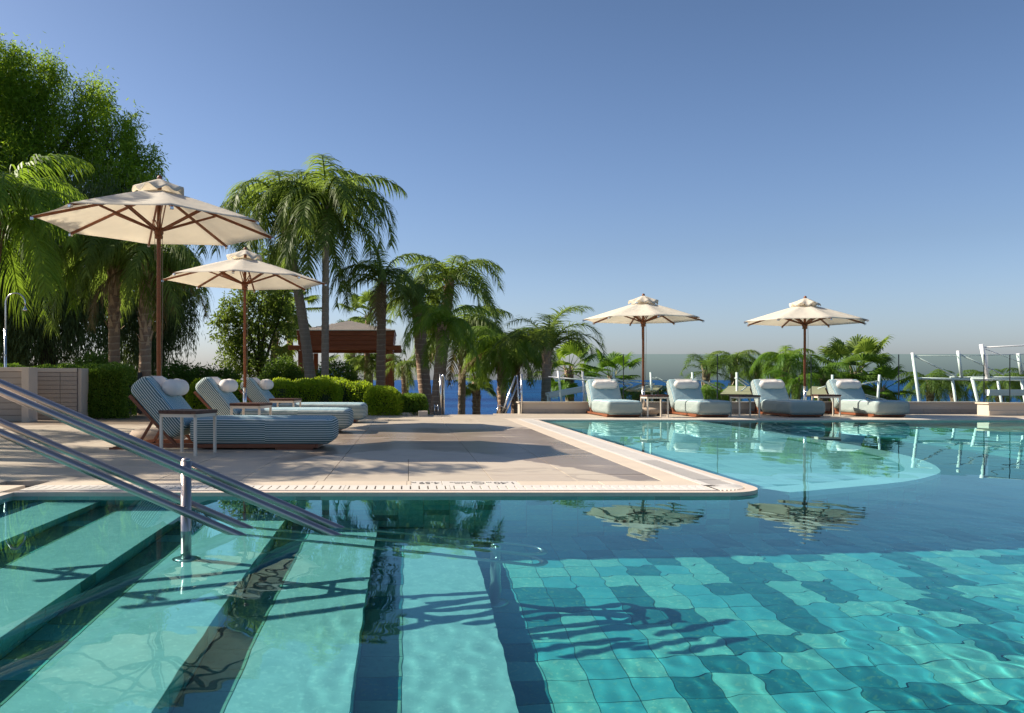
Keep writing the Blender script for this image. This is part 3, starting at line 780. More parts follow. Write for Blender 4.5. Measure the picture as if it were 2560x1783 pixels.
def set_thing(o, loc, rz, label, group):
    o.location = loc; o.rotation_euler.z = rz; o['label'] = label
    if group: o['group'] = group
    return o
spots = [((-1.92, 9.05), R(-1), 'nearest blue striped sun lounger on the left, behind the near side table', LG1),
         ((-1.935, 11.76), R(-2), 'middle blue striped sun lounger of the left three, raised back and white bolster', LG1),
         ((-1.86, 14.46), R(-2), 'farthest of the three left striped loungers, in front of the clipped hedge', LG1)]
proto_done = False
for k, ((x, y), rz, lab, g) in enumerate(spots):
    o = lounger if k == 0 else copy_tree(lounger)
    set_thing(o, (x, y, 0), rz, lab, g)
# right row: foot end towards the camera
rlab = ['striped sun lounger facing the pool, leftmost of the far row',
        'second striped lounger from the left in the far row, between two side tables',
        'third striped lounger in the far row, left of the right parasol pole',
        'rightmost striped sun lounger of the far row, a side table at its left']
for k, (px, rz) in enumerate(((1549, -4), (1775, -5), (2011, -5), (2224, -7))):
    o = copy_tree(lounger); D = 17.15; x = (px - CX) / F * 16.05 + 0.13
    set_thing(o, (x + 0.0, D, 0), R(-90 + 0) + R(-rz * 0.35), rlab[k], LG2)
    o.scale = (0.86, 1.0, 0.97)

# ------------------------------------------------------------------ side tables
def make_table():
    t = thing('side_table', 'x', 'table'); s = 0.20
    for sx in (-1, 1):
        for sy in (-1, 1):
            b = MB(); b.mm((sx*s*0.98 - 0.013, sy*s*0.9 - 0.013, 0.0), (sx*s*0.98 + 0.013, sy*s*0.9 + 0.013, 0.405)); b.build('leg', M['cream'], t, False, None, 0.002)
    b = MB()
    b.mm((-0.209, -0.193, 0.378), (0.209, -0.167, 0.411)); b.mm((-0.209, 0.167, 0.378), (0.209, 0.193, 0.411))
    b.mm((-0.209, -0.166, 0.378), (-0.183, 0.166, 0.411)); b.mm((0.183, -0.166, 0.378), (0.209, 0.166, 0.411)); b.build('apron', M['cream'], t, False, None, 0.002)
    me = None
    for i in range(8):
        if me is None:
            b = MB(); b.box((0, 0, 0), (0.051, 0.41, 0.034)); o = b.build('slat', M['darkwood'], t, False, None, 0.002); me = o.data
        else: o = link('slat', me, t, 0.002)
        o.location = (-0.189 + i * 0.054, 0, 0.429)
    return t
tab = make_table()
TL = [((-2.235, 8.25), -18, 'cream legged side table with dark slatted top, nearest the camera beside the first lounger', 'side tables by the left loungers'),
      ((-2.08, 10.75), -14, 'middle side table of the left three, between the first and second lounger', 'side tables by the left loungers'),
      ((-2.02, 13.35), -10, 'farthest side table on the left, in front of the third lounger', 'side tables by the left loungers'),
      ((0, 0), 4, 'side table right of the leftmost far lounger, beside a parasol base', 'side tables in the far row'),
      ((0, 0), 5, 'side table between the second and third far loungers', 'side tables in the far row'),
      ((0, 0), -8, 'side table left of the rightmost far lounger, partly behind the third one', 'side tables in the far row')]
for k, (pxy, rz, lab, g) in enumerate(TL):
    o = tab if k == 0 else copy_tree(tab)
    if k >= 3:
        px = (1636, 1862, 2065)[k - 3]; D = (16.4, 16.4, 16.9)[k - 3]; pxy = ((px - CX) / F * D, D)
        o.scale = (1.05, 1.0, 1.0)
    set_thing(o, (pxy[0], pxy[1], 0), R(rz), lab, g)

# ------------------------------------------------------------------ parasols
def parasol(x, y, apex, rad, rise, rot, tilt, lab, lean=(0, 0), castors=False):
    t = thing('parasol', lab, 'parasol', (x, y, 0), 0, 'cream octagonal parasols')
    zt = apex - 0.16; zr = zt - rise
    ang = [R(rot) + i * math.pi / 4 for i in range(8)]
    tl_ = Matrix.Rotation(R(tilt), 4, 'Y')
    piv = Vector((0, 0, zr))
    def tw(v): return piv + tl_.to_3x3() @ (Vector(v) - piv)
    # canopy
    b = MB(); nr = 8; na = 6; rows = []
    for j in range(nr + 1):
        f = j / nr; r = 0.10 + (rad - 0.10) * f; row = []
        for i in range(8):
            a0, a1 = ang[i], ang[i] + math.pi / 4
            for k in range(na):
                u = k / na; p0 = Vector((math.cos(a0), math.sin(a0))) * r; p1 = Vector((math.cos(a1), math.sin(a1))) * r
                q = p0.lerp(p1, u); w_ = 4 * u * (1 - u)
                z = zt - rise * (f ** 1.08) - 0.10 * w_ * f * (1 - f) + 0.01 * math.sin(7 * u + i) * f * (1 - f)
                q = q * (1 - 0.028 * w_ * f * f)
                row.append(tw((q.x, q.y, z)))
        rows.append(row)
    n = len(rows[0])
    b.add([p for r_ in rows for p in r_], [(j*n + k, (j+1)*n + k, (j+1)*n + (k+1) % n, j*n + (k+1) % n) for j in range(nr) for k in range(n)])
    cn = b.build('canopy', M['canvas'], t, True)
    sm = cn.modifiers.new('thick', 'SOLIDIFY'); sm.thickness = 0.003
    # vent cap with loose pleats
    b = MB(); rows = []; n = 64
    for j in range(6):
        f = j / 5; row = []
        for k in range(n):
            a = 2 * math.pi * k / n; wv = math.sin(8 * a - 8 * R(rot)) ; wv2 = math.sin(5 * a + x)
            r = 0.03 + 0.27 * f * (1 + 0.06 * wv2 * f); z = zt + 0.145 - 0.145 * f ** 1.15 + (0.034 * wv + 0.012 * wv2) * f * f
            row.append(tw((r*math.cos(a), r*math.sin(a), z)))
        rows.append(row)
    b.add([p for r_ in rows for p in r_], [(j*n + k, (j+1)*n + k, (j+1)*n + (k+1) % n, j*n + (k+1) % n) for j in range(5) for k in range(n)])
    vc = b.build('vent_cap', M['canvas'], t, True); sm = vc.modifiers.new('thick', 'SOLIDIFY'); sm.thickness = 0.003
    b = MB(); b.lathe([(0.02, -0.03), (0.03, 0.0), (0.031, 0.018), (0.022, 0.038), (0.005, 0.045)], tw((0, 0, zt + 0.15)), 16); b.build('finial', M['wood'], t, True)
    lx, ly = lean
    b = MB(); b.tube([(lx, ly, 0.50), (0, 0, zr), tw((0, 0, zt + 0.13))], 0.0255, 18); b.build('pole', M['wood'], t, True)
    hz = zr - 0.06
    b = MB(); b.lathe([(0.03, -0.085), (0.048, -0.08), (0.05, -0.05), (0.042, -0.045), (0.056, -0.02), (0.056, 0.05), (0.03, 0.055)], (0, 0, hz), 18); b.build('hub', M['wood'], t, True)
    for i, a in enumerate(ang):
        d = Vector((math.cos(a), math.sin(a), 0))
        p0 = tw(d * 0.05 + Vector((0, 0, zt - 0.03))); p1 = tw(d * (rad + 0.012) + Vector((0, 0, zr - 0.022)))
        b = MB(); b.bar(p0, p1, 0.022, 0.03); rb = b.build('rib', M['wood'], t)
        b = MB(); q = tw(d * (rad - 0.005) + Vector((0, 0, zr - 0.03))); b.box(q, (0.035, 0.035, 0.03), Matrix.Rotation(a, 3, 'Z')); b.build('rib_tip', M['steel'], rb)
        mid = p0.lerp(p1, 0.46); side = d.cross(Vector((0, 0, 1))) * 0.017
        b = MB()
        for sg in (-1, 1): b.bar(d * 0.05 + side * sg + Vector((0, 0, hz + 0.02)), mid + side * sg - Vector((0, 0, 0.01)), 0.011, 0.022)
        b.build('strut', M['wood'], t)
    b = MB(); b.tube([(0.05, -0.03, hz - 0.02), (0.055, -0.03, 1.6), (0.045, -0.03, 0.9), (0.03, -0.03, 0.6)], 0.004, 6); b.tube([(-0.04, -0.03, hz), (-0.036, -0.03, hz - 0.35)], 0.0035, 6); b.build('pull_cord', M['rope'], t)
    b = MB(); b.tube([(lx, ly, 0.10), (lx, ly, 0.62)], 0.033, 16); b.tube([(lx, ly - 0.03, 0.5), (lx, ly - 0.07, 0.5)], 0.012, 8); b.build('sleeve', M['steel'], t, True)
    b = MB(); b.lathe([(0.30, 0.03), (0.335, 0.06), (0.34, 0.10), (0.31, 0.145), (0.2, 0.165), (0.05, 0.17)], (lx, ly, 0.0), 28); b.build('base', M['agg'], t, True)
    if castors:
        for sx in (-0.26, 0.26):
            b = MB(); b.tube([(sx, -0.20, 0.035), (sx, -0.17, 0.035)], 0.035, 14); b.build('castor', M['black'], t, True)
    else:
        b = MB(); b.lathe([(0.24, 0.0), (0.25, 0.03)], (lx, ly, 0.0), 24); b.build('base_ring', M['charcoal'], t)
    return t
u1 = G(397, 1105); u2 = G(612, 1060)
parasol(u1.x, u1.y, 3.19, 1.40, 0.43, -67.5, 1.2, 'largest cream parasol on the left, over the nearest sun lounger')
parasol(u2.x, u2.y, 2.98, 1.38, 0.39, -86, 1.0, 'second cream parasol from the left, between the middle and farthest left loungers')
D3 = 17.1
parasol((1608 - CX) / F * D3, D3, CAMZ + 212 / F * D3, 1.25, 0.36, -93, 0.5, 'cream parasol right of the leftmost far lounger, left of the two far parasols', castors=True)
parasol((2012 - CX) / F * D3, D3, CAMZ + 206 / F * D3, 1.23, 0.36, -94, 1.0, 'cream parasol farthest right, behind the third far lounger', castors=True)

# ------------------------------------------------------------------ planter wall, balustrade, stair rails
WD = 18.1
def wall_run(px0, px1, D, h, name, lab, depth=0.35):
    x0, x1 = (px0 - CX) / F * D, (px1 - CX) / F * D
    t = thing(name, lab, 'wall', (x0, D, 0)); off = t.location
    b = MB(); b.mm((x0, D, -0.05), (x1, D + depth, h - 0.03)); b.build('core', M['plaster'], t, False, off)
    b = MB(); b.mm((x0 - 0.03, D - 0.03, h - 0.03), (x1 + 0.03, D + depth + 0.03, h)); b.build('cap_stone', M['coping'], t, False, off, 0.004)
    x = x0; me = None
    while x < x1 - 0.02:
        xe = min(x + 0.60, x1); b = MB(); b.mm((x + .002, D - 0.014, 0.001), (xe - .002, D + 0.02, 0.10)); b.build('skirting_tile', M['walltile'] if px0 < 2400 else M['coping'], t, False, off, 0.002); x = xe  # right wall end gets paler tiles, its sunlight put into the colour
    return t
wall_run(1299, 2468, WD, 0.26, 'planter_wall', 'low cream stone wall with capping behind the far row of loungers')
wall_run(2472, 2620, 17.1, 0.27, 'planter_wall', 'sunlit end of the low stone wall at the right edge of the photo')
joints = [1462, 1563, 1800, 2036, 2257, 2472]
bal = thing('glass_balustrade', 'tall frameless glass balustrade along the low wall behind the far loungers', 'balustrade', ((1460 - CX) / F * WD, WD + 0.15, 0.26))
off = bal.location
for a, c in zip(joints[:-1], joints[1:]):
    x0, x1 = (a - CX) / F * WD, (c - CX) / F * WD
    b = MB(); b.mm((x0 + 0.010, WD + 0.145, 0.262), (x1 - 0.010, WD + 0.157, CAMZ + 64.5 / F * (WD + .15))); b.build('glass_panel', M['glass'], bal, False, off)
    b = MB(); b.mm((x1 - 0.008, WD + 0.143, 0.262), (x1 + 0.008, WD + 0.159, CAMZ + 64 / F * (WD + .15))); b.build('joint_strip', M['charcoal'], bal, False, off)
bal2 = thing('glass_balustrade', 'low glass panel beside the steel stair post at the left end of the stone wall', 'balustrade', ((1303 - CX) / F * WD, WD + 0.15, 0.26)); off = bal2.location
b = MB(); b.mm(((1306 - CX) / F * WD, WD + 0.145, 0.262), ((1459 - CX) / F * WD, WD + 0.157, CAMZ + 4 / F * WD)); b.build('glass_panel', M['glass'], bal2, False, off)
b = MB(); b.tube([((1303 - CX) / F * WD, WD - 0.05, 0), ((1303 - CX) / F * WD, WD - 0.05, CAMZ + 15 / F * WD)], 0.022, 12); b.build('post', M['steel'], bal2, True, off)
bal3 = thing('glass_balustrade', 'glass balustrade at the right edge standing on the sunlit wall end', 'balustrade', ((2476 - CX) / F * 17.1, 17.25, 0.27)); off = bal3.location
for a, c in ((2474, 2529), (2529, 2620)):
    x0, x1 = (a - CX) / F * 17.2, (c - CX) / F * 17.2
    b = MB(); b.mm((x0 + .008, 17.244, 0.272), (x1 - .008, 17.256, CAMZ + 64 / F * 17.2)); b.build('glass_panel', M['glass'], bal3, False, off)
    b = MB(); b.mm((x1 - 0.006, 17.242, 0.272), (x1 + 0.006, 17.258, CAMZ + 63.5 / F * 17.2)); b.build('joint_strip', M['charcoal'], bal3, False, off)
bal4 = thing('glass_balustrade', 'steel post and loop rail at the left side of the sea gap', 'balustrade', ((1101 - CX) / F * 17.5, 17.5, 0)); off = bal4.location
xx = (1101 - CX) / F * 17.5
b = MB(); b.tube([(xx, 17.45, 0), (xx, 17.45, CAMZ + 14 / F * 17.5)], 0.022, 12); b.build('post', M['steel'], bal4, True, off)
b = MB(); b.tube([(xx + .07, 17.6, -.3), (xx + .09, 17.7, 0.5), (xx + .10, 17.75, 0.80), (xx + .07, 17.8, 0.86), (xx + .04, 17.82, 0.78), (xx + .01, 17.8, -.3)], 0.018, 10); b.build('loop_rail', M['steel'], bal4, True, off)
b = MB()
for q in (1086, 1095): b.tube([((q - CX) / F * 17.4, 17.4, 0), ((q - CX) / F * 17.4, 17.4, 0.22)], 0.014, 8)
b.tube([((1084 - CX) / F * 17.4, 17.4, 0.2), ((1096 - CX) / F * 17.4, 17.4, 0.17)], 0.012, 8); b.build('bracket', M['steel'], bal4, True, off)
sr = thing('stair_handrail', 'pair of slanting steel handrails of the garden stairs in front of the spiky palm trunks', 'handrail', ((1262 - CX) / F * 18.4, 18.4, -0.2)); off = sr.location
for pts in (((1289, 940), (1259, 1022), (1246, 1055)), ((1293, 961), (1263, 1036), (1250, 1060))):
    b = MB(); b.tube([P(a, c, 18.4 + i*0.1) for i, (a, c) in enumerate(pts)], 0.02, 10); b.build('rail', M['steel'], sr, True, off)
b = MB(); b.tube([P(1265, 1022, 18.4), P(1247, 1013, 18.4), P(1240, 1045, 18.4)], 0.018, 10); b.build('return_rail', M['steel'], sr, True, off)
b = MB(); b.tube([P(1293, 938, 18.4), P(1296, 1000, 18.4), P(1296, 1050, 18.4)], 0.018, 10); b.build('post', M['steel'], sr, True, off)
# terrace edge step
m = MB(); m.mm((0.22, 17.6, -0.4), (2.46, 17.75, -0.012)); tag(m.build('terrace_edge', M['coping']), kind='structure')
m = MB(); m.mm((0.205, 16.7, 0.0), (0.40, 17.62, 0.10)); m.mm((-3.4, 17.2, 0.0), (0.2, 17.4, 0.06)); tag(m.build('kerb', M['coping'], None, False, None, 0.004), kind='structure')

# ------------------------------------------------------------------ white shade frames beyond the balustrade
def tube_thing(name, lab, cat, D, tubes, group=None, sail=None, mat='white'):
    base = P(tubes[0][0][0][0], 1010, D); t = thing(name, lab, cat, (base.x, D, -4.5), 0, group); off = t.location
    for (pts, rpx, nm) in tubes:
        b = MB(); b.tube([P(a, c, D + (dd[0] if dd else 0)) for a, c, *dd in pts], rpx * 1.05 / F * D, 12); b.build(nm, M[mat], t, True, off)
    if sail:
        b = MB(); pts = [P(a, c, D + dd) for a, c, dd in sail]; n_ = len(pts)
        b.add(pts + [p - Vector((0, 0, 0.03)) for p in pts], [tuple(range(n_)), tuple(reversed(range(n_, 2*n_)))] + [(i, n_ + i, n_ + (i+1) % n_, (i+1) % n_) for i in range(n_)])
        b.build('sail', M['awning'], t, False, off)
    return t
tube_thing('shade_structure', 'white tubular shade frame behind the glass at the right, with three raked masts', 'shade frame', 21.0, [
    ([(2281, 882), (2300, 1018), (2325, 1200)], 3.4, 'mast'), ([(2395, 877), (2404, 945)], 3.6, 'mast'), ([(2381, 948), (2391, 1018), (2418, 1200)], 3.0, 'mast'),
    ([(2495, 953), (2506, 1018), (2536, 1200)], 3.0, 'mast'), ([(2287, 891), (2397, 944)], 1.8, 'brace'), ([(2401, 887), (2509, 937)], 1.9, 'brace'),
    ([(2289, 946), (2375, 948), (2480, 950)], 2.8, 'beam'), ([(2375, 943), (2560, 944), (2620, 945)], 1.6, 'beam'), ([(2288, 889), (2400, 890), (2620, 884)], 0.9, 'cable'),
    ([(2545, 884), (2554, 936)], 3.9, 'mast')], 'white shade frames below the terrace')
tube_thing('shade_structure', 'nearer white shade frame with the tallest mast and white fascia at the right edge', 'shade frame', 19.6, [
    ([(2453, 861), (2470, 945)], 4.4, 'mast'), ([(2431, 948), (2448, 1018), (2490, 1200)], 3.6, 'mast'), ([(2554, 948), (2566, 1018), (2590, 1200)], 3.6, 'mast'),
    ([(2457, 869), (2560, 864), (2630, 860)], 1.6, 'beam'), ([(2463, 873), (2560, 909), (2620, 932)], 1.1, 'brace'),
    ([(2428, 947), (2620, 951)], 3.0, 'beam'), ([(2468, 943), (2620, 944)], 1.6, 'beam')], 'white shade frames below the terrace')
bw = P(2474, 979, 19.4); t = thing('fascia_box', 'plain white fascia panel hanging behind the glass at the right edge', 'panel', (bw.x, bw.y, bw.z)); b = MB()
b.mm((P(2474, 979, 19.4).x, 19.4, P(2474, 984, 19.4).z), (P(2640, 979, 19.4).x, 19.55, P(2474, 974, 19.4).z)); b.build('fascia', M['white'], t, False, t.location)
b = MB(); b.mm((P(2474, 979, 19.4).x, 19.42, P(2474, 984, 19.4).z - 0.05), (P(2640, 979, 19.4).x, 19.5, P(2474, 984, 19.4).z - 0.002)); b.build('bottom_rail', M['white'], t, False, t.location)
ff = [ (1395, 927, 1404, 'first white shade mast from the left, just right of the pale trunked palm', [((1371, 942), (1581, 962))]),
       (1456, 929, 1463, 'white shade mast behind the head of the leftmost far lounger', [((1453, 942), (1636, 959)), ((1636, 959), (1575, 978))]),
       (1534, 930, 1538, 'white shade mast behind the glass left of the parasol pole', [((1530, 943), (1582, 962)), ((1582, 962), (1560, 975))]),
       (1627, 931, 1630, 'white shade mast right of the left far parasol pole', [((1625, 943), (1670, 955)), ((1640, 944), (1700, 972))]),
       (1731, 931, 1733, 'white shade mast behind the second far lounger', [((1727, 945), (1785, 960)), ((1740, 945), (1800, 975))]),
       (1842, 931, 1843, 'white shade mast between the second and third far loungers, above the tan sail', [((1837, 945), (1868, 967)), ((1848, 945), (1872, 962)), ((1868, 966), (1840, 988))]),
       (2081, 937, 2082, 'short white shade mast left of the fan palm', [((2075, 962), (2045, 972))]),
       (2199, 937, 2194, 'white shade mast right of the fan palm behind the rightmost lounger', [((2199, 952), (2120, 968)), ((2080, 966), (2215, 1000)), ((2085, 972), (2210, 1003))])]
for k, (tx, ty, bx, lab, arms) in enumerate(ff):
    D = 19.4 + (k % 3) * 0.3
    tb_ = [([(tx, ty), (bx, 1006), (bx + (bx - tx) * 2, 1180)], 2.9, 'mast')]
    for (a, c) in arms: tb_.append(([a, c], 1.5, 'arm'))
    sail = None
    if k == 2: sail = [(1566, 975, -.5), (1600, 960, 1), (1657, 964, 1), (1640, 978, -1)]
    if k == 5: sail = [(1800, 985, -1), (1822, 965, 2), (1882, 966, 2), (1888, 986, -1)]
    if k == 6: sail = [(2010, 988, -1), (2030, 966, 2), (2074, 968, 2), (2080, 990, -1)]
    tube_thing('shade_mast', lab, 'shade mast', D, tb_, 'white shade masts and sails below the terrace', sail)
bs = thing('awning_slab', 'white sloping awning edge left of the far loungers, behind the low glass', 'awning', tuple(P(1368, 986, 21.2))); off = bs.location
b = MB(); pa, pb = P(1368, 987, 21.2), P(1466, 969, 21.2); b.bar(pa, pb, 0.5, 0.10); b.build('roof_edge', M['white'], bs, False, off)
b = MB(); b.bar(pa + Vector((0, -.28, -.06)), pb + Vector((0, -.28, -.06)), 0.05, 0.05); b.build('gutter', M['white'], bs, False, off)
for q in (1372, 1462): 
    b = MB(); b.tube([P(q, 985, 21.2), P(q + 3, 1200, 21.2)], 0.05, 10); b.build('post', M['white'], bs, True, off)

# ------------------------------------------------------------------ left wall, shower, gate, bollard light
def clad_wall(px0, px1, D, ytop, lab, rows=9, split=None):
    x0, x1 = (px0 - CX) / F * D, (px1 - CX) / F * D; zt = CAMZ - (ytop - HY) / F * D
    t = thing('garden_wall', lab, 'wall', (x0, D, 0)); off = t.location
    b = MB(); b.mm((x0, D + 0.02, -0.1), (x1, D + 0.22, zt)); b.build('core', M['mortar'], t, False, off)
    b = MB(); b.mm((x0, D - 0.012, zt - 0.07), (x1, D + 0.26, zt + 0.004)); b.build('capping', M['plaster'], t, False, off, 0.004)
    sp_ = [x0] + ([x0 + (x1 - x0) * split] if split else []) + [x1]
    h = (zt - 0.075) / rows
    for i in range(rows):
        for a, c in zip(sp_[:-1], sp_[1:]):
            b = MB(); b.mm((a + .004, D + random.uniform(0.0, 0.003), i * h + .004), (c - .004, D + 0.02, (i + 1) * h - .003)); b.build('cladding_tile', M['walltile'], t, False, off, 0.0015)
    return t
def pillar(px0, px1, D, ytop, lab):
    x0, x1 = (px0 - CX) / F * D, (px1 - CX) / F * D; zt = CAMZ - (ytop - HY) / F * D
    b = MB(); b.mm((x0, D - 0.05, -0.02), (x1, D + 0.30, zt)); o = b.build('wall_pillar', M['plaster'], None, False, None, 0.006); tag(o, lab, 'pillar', 'plain pillars of the left garden wall'); return o
clad_wall(-200, 57, 14.6, 919, 'beige tiled garden wall panel at the left edge, below the shower', 8)
pillar(57, 75, 14.5, 918.5, 'cream wall pillar left of the panel of narrow horizontal tiles')
clad_wall(75.5, 192, 15.4, 921, 'garden wall panel of narrow horizontal tiles between the two cream pillars', 11, 0.64)
pillar(192, 206, 15.5, 921, 'cream wall pillar beside the leafy hedge end')
sh_ = thing('outdoor_shower', 'steel outdoor shower with hooked arm standing behind the left wall', 'shower', tuple(P(15, 1060, 15.5))); sh_.location.z = 0; off = sh_.location
b = MB(); pts = [P(14, 990, 15.5), P(14, 780, 15.5)] ; cxp = 39; 
for i in range(0, 13):
    a = math.pi * (1 - i / 12) ; pts.append(P(38.5 + 24.5 * math.cos(a), 758 - 25 * math.sin(a), 15.5))
pts.append(P(63.5, 764, 15.5)); pts[0].z = 0.0
b.tube(pts, 0.0145, 12); b.build('riser_pipe', M['steel'], sh_, True, off)
b = MB(); b.tube([(P(14, 0, 15.5).x, 15.5, 0), P(14, 823, 15.5)], 0.024, 14); b.tube([(P(10.5, 0, 15.5).x, 15.55, 0), P(10.5, 823, 15.55)], 0.012, 8); b.build('column', M['steel'], sh_, True, off)
b = MB(); q = P(63, 764, 15.5); b.lathe([(0.012, 0.0), (0.018, -0.03), (0.042, -0.075), (0.044, -0.10), (0.03, -0.105)], q, 16); b.build('shower_head', M['steel'], sh_, True, off)
b = MB(); q = P(16, 888, 15.46); b.tube([q, q + Vector((0.0, -0.06, 0))], 0.02, 10); b.build('valve', M['steel'], sh_, True, off)

gt = thing('garden_gate', 'dark grey metal gate panel between two palm trunks', 'gate', tuple(G(320, 1034.5))); off = gt.location; D = off.y
x0, x1 = (296 - CX) / F * D, (344 - CX) / F * D; zt = CAMZ + 8 / F * D
b = MB(); b.mm((x0, D, 0.02), (x1, D + 0.03, zt)); b.build('panel', M['charcoal'], gt, False, off, 0.004)
b = MB(); b.mm((x0 - 0.06, D - 0.01, 0), (x0 - 0.004, D + 0.06, zt + 0.14)); b.mm((x1 + 0.004, D - 0.01, 0), (x1 + 0.08, D + 0.06, zt + 0.1)); b.build('frame', M['charcoal'], gt, False, off)
b = MB(); b.tube([(x1 - .04, D - .03, 0.5), (x1 - .04, D - .03, 0.62)], 0.008, 8); b.build('handle', M['steel'], gt, True, off)
b = MB(); b.mm((x0 - 0.004, D + 0.01, zt + 0.01), (x1, D + 0.016, zt + 0.16)); b.build('glass_panel', M['glass'], gt, False, off)
bl = thing('bollard_light', 'black bollard light with clear glass section beside the hedge end', 'bollard light', tuple(G(278, 1034))); off = bl.location
q = Vector(off); sc_ = q.y / F
b = MB(); b.lathe([(0.07, 0), (0.07, 31*sc_), (0.066, 32*sc_)], q, 18); b.build('base_section', M['charcoal'], bl, True, off)
b = MB(); b.lathe([(0.066, 88*sc_), (0.072, 89*sc_), (0.072, 100*sc_), (0.06, 102*sc_)], q, 18); b.build('cap', M['charcoal'], bl, True, off)
b = MB(); b.lathe([(0.045, 32*sc_), (0.045, 88*sc_)], q, 16); b.build('lamp_glass', M['steel'], bl, True, off)
b = MB()
for a in range(4): b.tube([q + Vector((0.06*math.cos(a*1.57+.78), 0.06*math.sin(a*1.57+.78), 31*sc_)), q + Vector((0.06*math.cos(a*1.57+.78), 0.06*math.sin(a*1.57+.78), 89*sc_))], 0.007, 6)
b.build('cage_rod', M['charcoal'], bl, True, off)
b = MB(); q = P(279, 960, 18.6); b.mm((q.x - .06, 18.6, -.3), (q.x + .06, 18.72, P(0, 922, 18.6).z)); b.mm((q.x - .09, 18.57, P(0, 921.8, 18.6).z), (q.x + .09, 18.75, P(0, 917, 18.6).z))
tag(b.build('gate_post', M['plaster']), 'small white capped post behind the black bollard light', 'post')

# ------------------------------------------------------------------ foliage
def leaf_cloud(name, blobs, n, size, mat, parent=None, off=(0, 0, 0), droop=0.6, aspect=3.2, shell=0.45, clump=26, csize=0.30):
    """blobs: (centre, radii). Leaves are small bent quads gathered in clumps through the blobs' volume."""
    vol = np.array([b[1][0] * b[1][1] * b[1][2] for b in blobs]) ** 0.72; vol = vol / vol.sum()
    ncl = max(1, n // clump); which = rng.choice(len(blobs), ncl, p=vol)
    C = np.array([list(b[0]) for b in blobs])[which]; Rd = np.array([list(b[1]) for b in blobs])[which]
    d = rng.normal(size=(ncl, 3)); d /= np.linalg.norm(d, axis=1)[:, None]
    rr = 1 - shell * rng.random(ncl) ** 1.6 + rng.normal(0, 0.05, ncl)
    cc = C + d * rr[:, None] * Rd
    cs = csize * rng.uniform(0.6, 1.4, ncl)
    L = ncl * clump
    p = np.repeat(cc, clump, 0) + rng.normal(size=(L, 3)) * np.repeat(cs, clump)[:, None] * np.array([0.42, 0.42, 0.5 + 0.5 * droop])
    axis = rng.normal(size=(L, 3)); axis[:, 2] -= droop * 2.2; axis += np.repeat(d, clump, 0) * 0.6; axis /= np.linalg.norm(axis, axis=1)[:, None]
    sd_ = np.cross(axis, rng.normal(size=(L, 3))); sd_ /= np.linalg.norm(sd_, axis=1)[:, None]
    s = size * rng.uniform(0.6, 1.35, L)[:, None]; hw = s / aspect / 2
    nrm = np.cross(axis, sd_)
    v0 = p; v1 = p + axis * s * 0.5 + sd_ * hw + nrm * s * 0.06; v2 = p + axis * s; v3 = p + axis * s * 0.5 - sd_ * hw + nrm * s * 0.06
    V = np.stack([v0, v1, v2, v3], 1).reshape(-1, 3) - np.array(off); Fq = np.arange(L * 4).reshape(-1, 4)
    return link(name, npmesh(name, V, Fq, mat), parent)
def limbs(mb, root, tips, r0, bend=0.15):
    root = Vector(root)
    for tp in tips:
        tp = Vector(tp); pts = []; rs = []
        side = Vector((random.uniform(-1, 1), random.uniform(-1, 1), 0)) * (tp - root).length * bend
        for i in range(7):
            f = i / 6; pts.append(root.lerp(tp, f) + side * math.sin(f * math.pi) * (1 if i % 2 else 0.8)); rs.append(r0 * (1 - 0.85 * f))
        mb.tube(pts, rs, 7, True)
def tree(name, lab, cat, base, fork, blobs, n, size, mat, r0, droop, group=None, aspect=3.2, clump=26, csize=0.3, shell=0.45, core=0.0):
    t = thing(name, lab, cat, tuple(base), 0, group); off = Vector(base)
    b = MB(); base = Vector(base); fork = Vector(fork)
    b.tube([base, base.lerp(fork, 0.3) + Vector((r0 * .3, 0, 0)), base.lerp(fork, .7) - Vector((r0*.3, 0, 0)), fork], [r0 * 1.25, r0, r0 * 0.9, r0 * 0.8], 10)
    limbs(b, fork, [Vector(c) for c, r in blobs], r0 * 0.55)
    for c, r in blobs: limbs(b, c, [Vector(c) + Vector((random.uniform(-1, 1) * r[0], random.uniform(-1, 1) * r[1], random.uniform(-.4, 1) * r[2])) * 0.9 for _ in range(4)], r0 * 0.13)
    b.build('trunk', M['bark'], t, True, off)
    cr = leaf_cloud('crown', blobs, n, size, mat, t, off, droop, aspect, shell, clump, csize)
    return t
def pb(px, py, D, r, rz=None, ry=None):
    k = D / F; return (P(px, py, D), (r * k, (ry or r) * k, (rz or r) * k))

D = 27
blobs = [pb(25, 205, D, 85, 95), pb(65, 290, D, 80, 100), pb(128, 215, D + .5, 42, 75), pb(215, 300, D, 62, 105), pb(150, 390, D, 85, 110), pb(285, 390, D - .5, 62, 98),
         pb(360, 425, D, 44, 70), pb(300, 480, D - 1, 95, 80), pb(-60, 260, D, 130, 180), pb(20, 440, D - 1, 140, 120), pb(-150, 420, D, 160, 220), pb(250, 260, D+1, 34, 60), pb(330, 330, D+.5, 28, 42)]
tree('leafy_tree', 'tall bright green feathery tree filling the upper left corner', 'tree', P(40, 1000, D), P(30, 560, D), blobs, 120000, 0.15, M['leaf_euc'], 0.32, 0.55, None, 4.0, 24, 0.27, 0.6)
D = 25
blobs = [pb(60, 640, D, 150, 130), pb(200, 640, D, 120, 130), pb(-60, 700, D, 150, 190), pb(110, 780, D, 110, 130), pb(220, 800, D, 85, 120), pb(20, 830, D, 100, 110), pb(300, 700, D + 1, 90, 130), pb(-180, 560, D, 200, 250), pb(250, 560, D, 90, 90)]
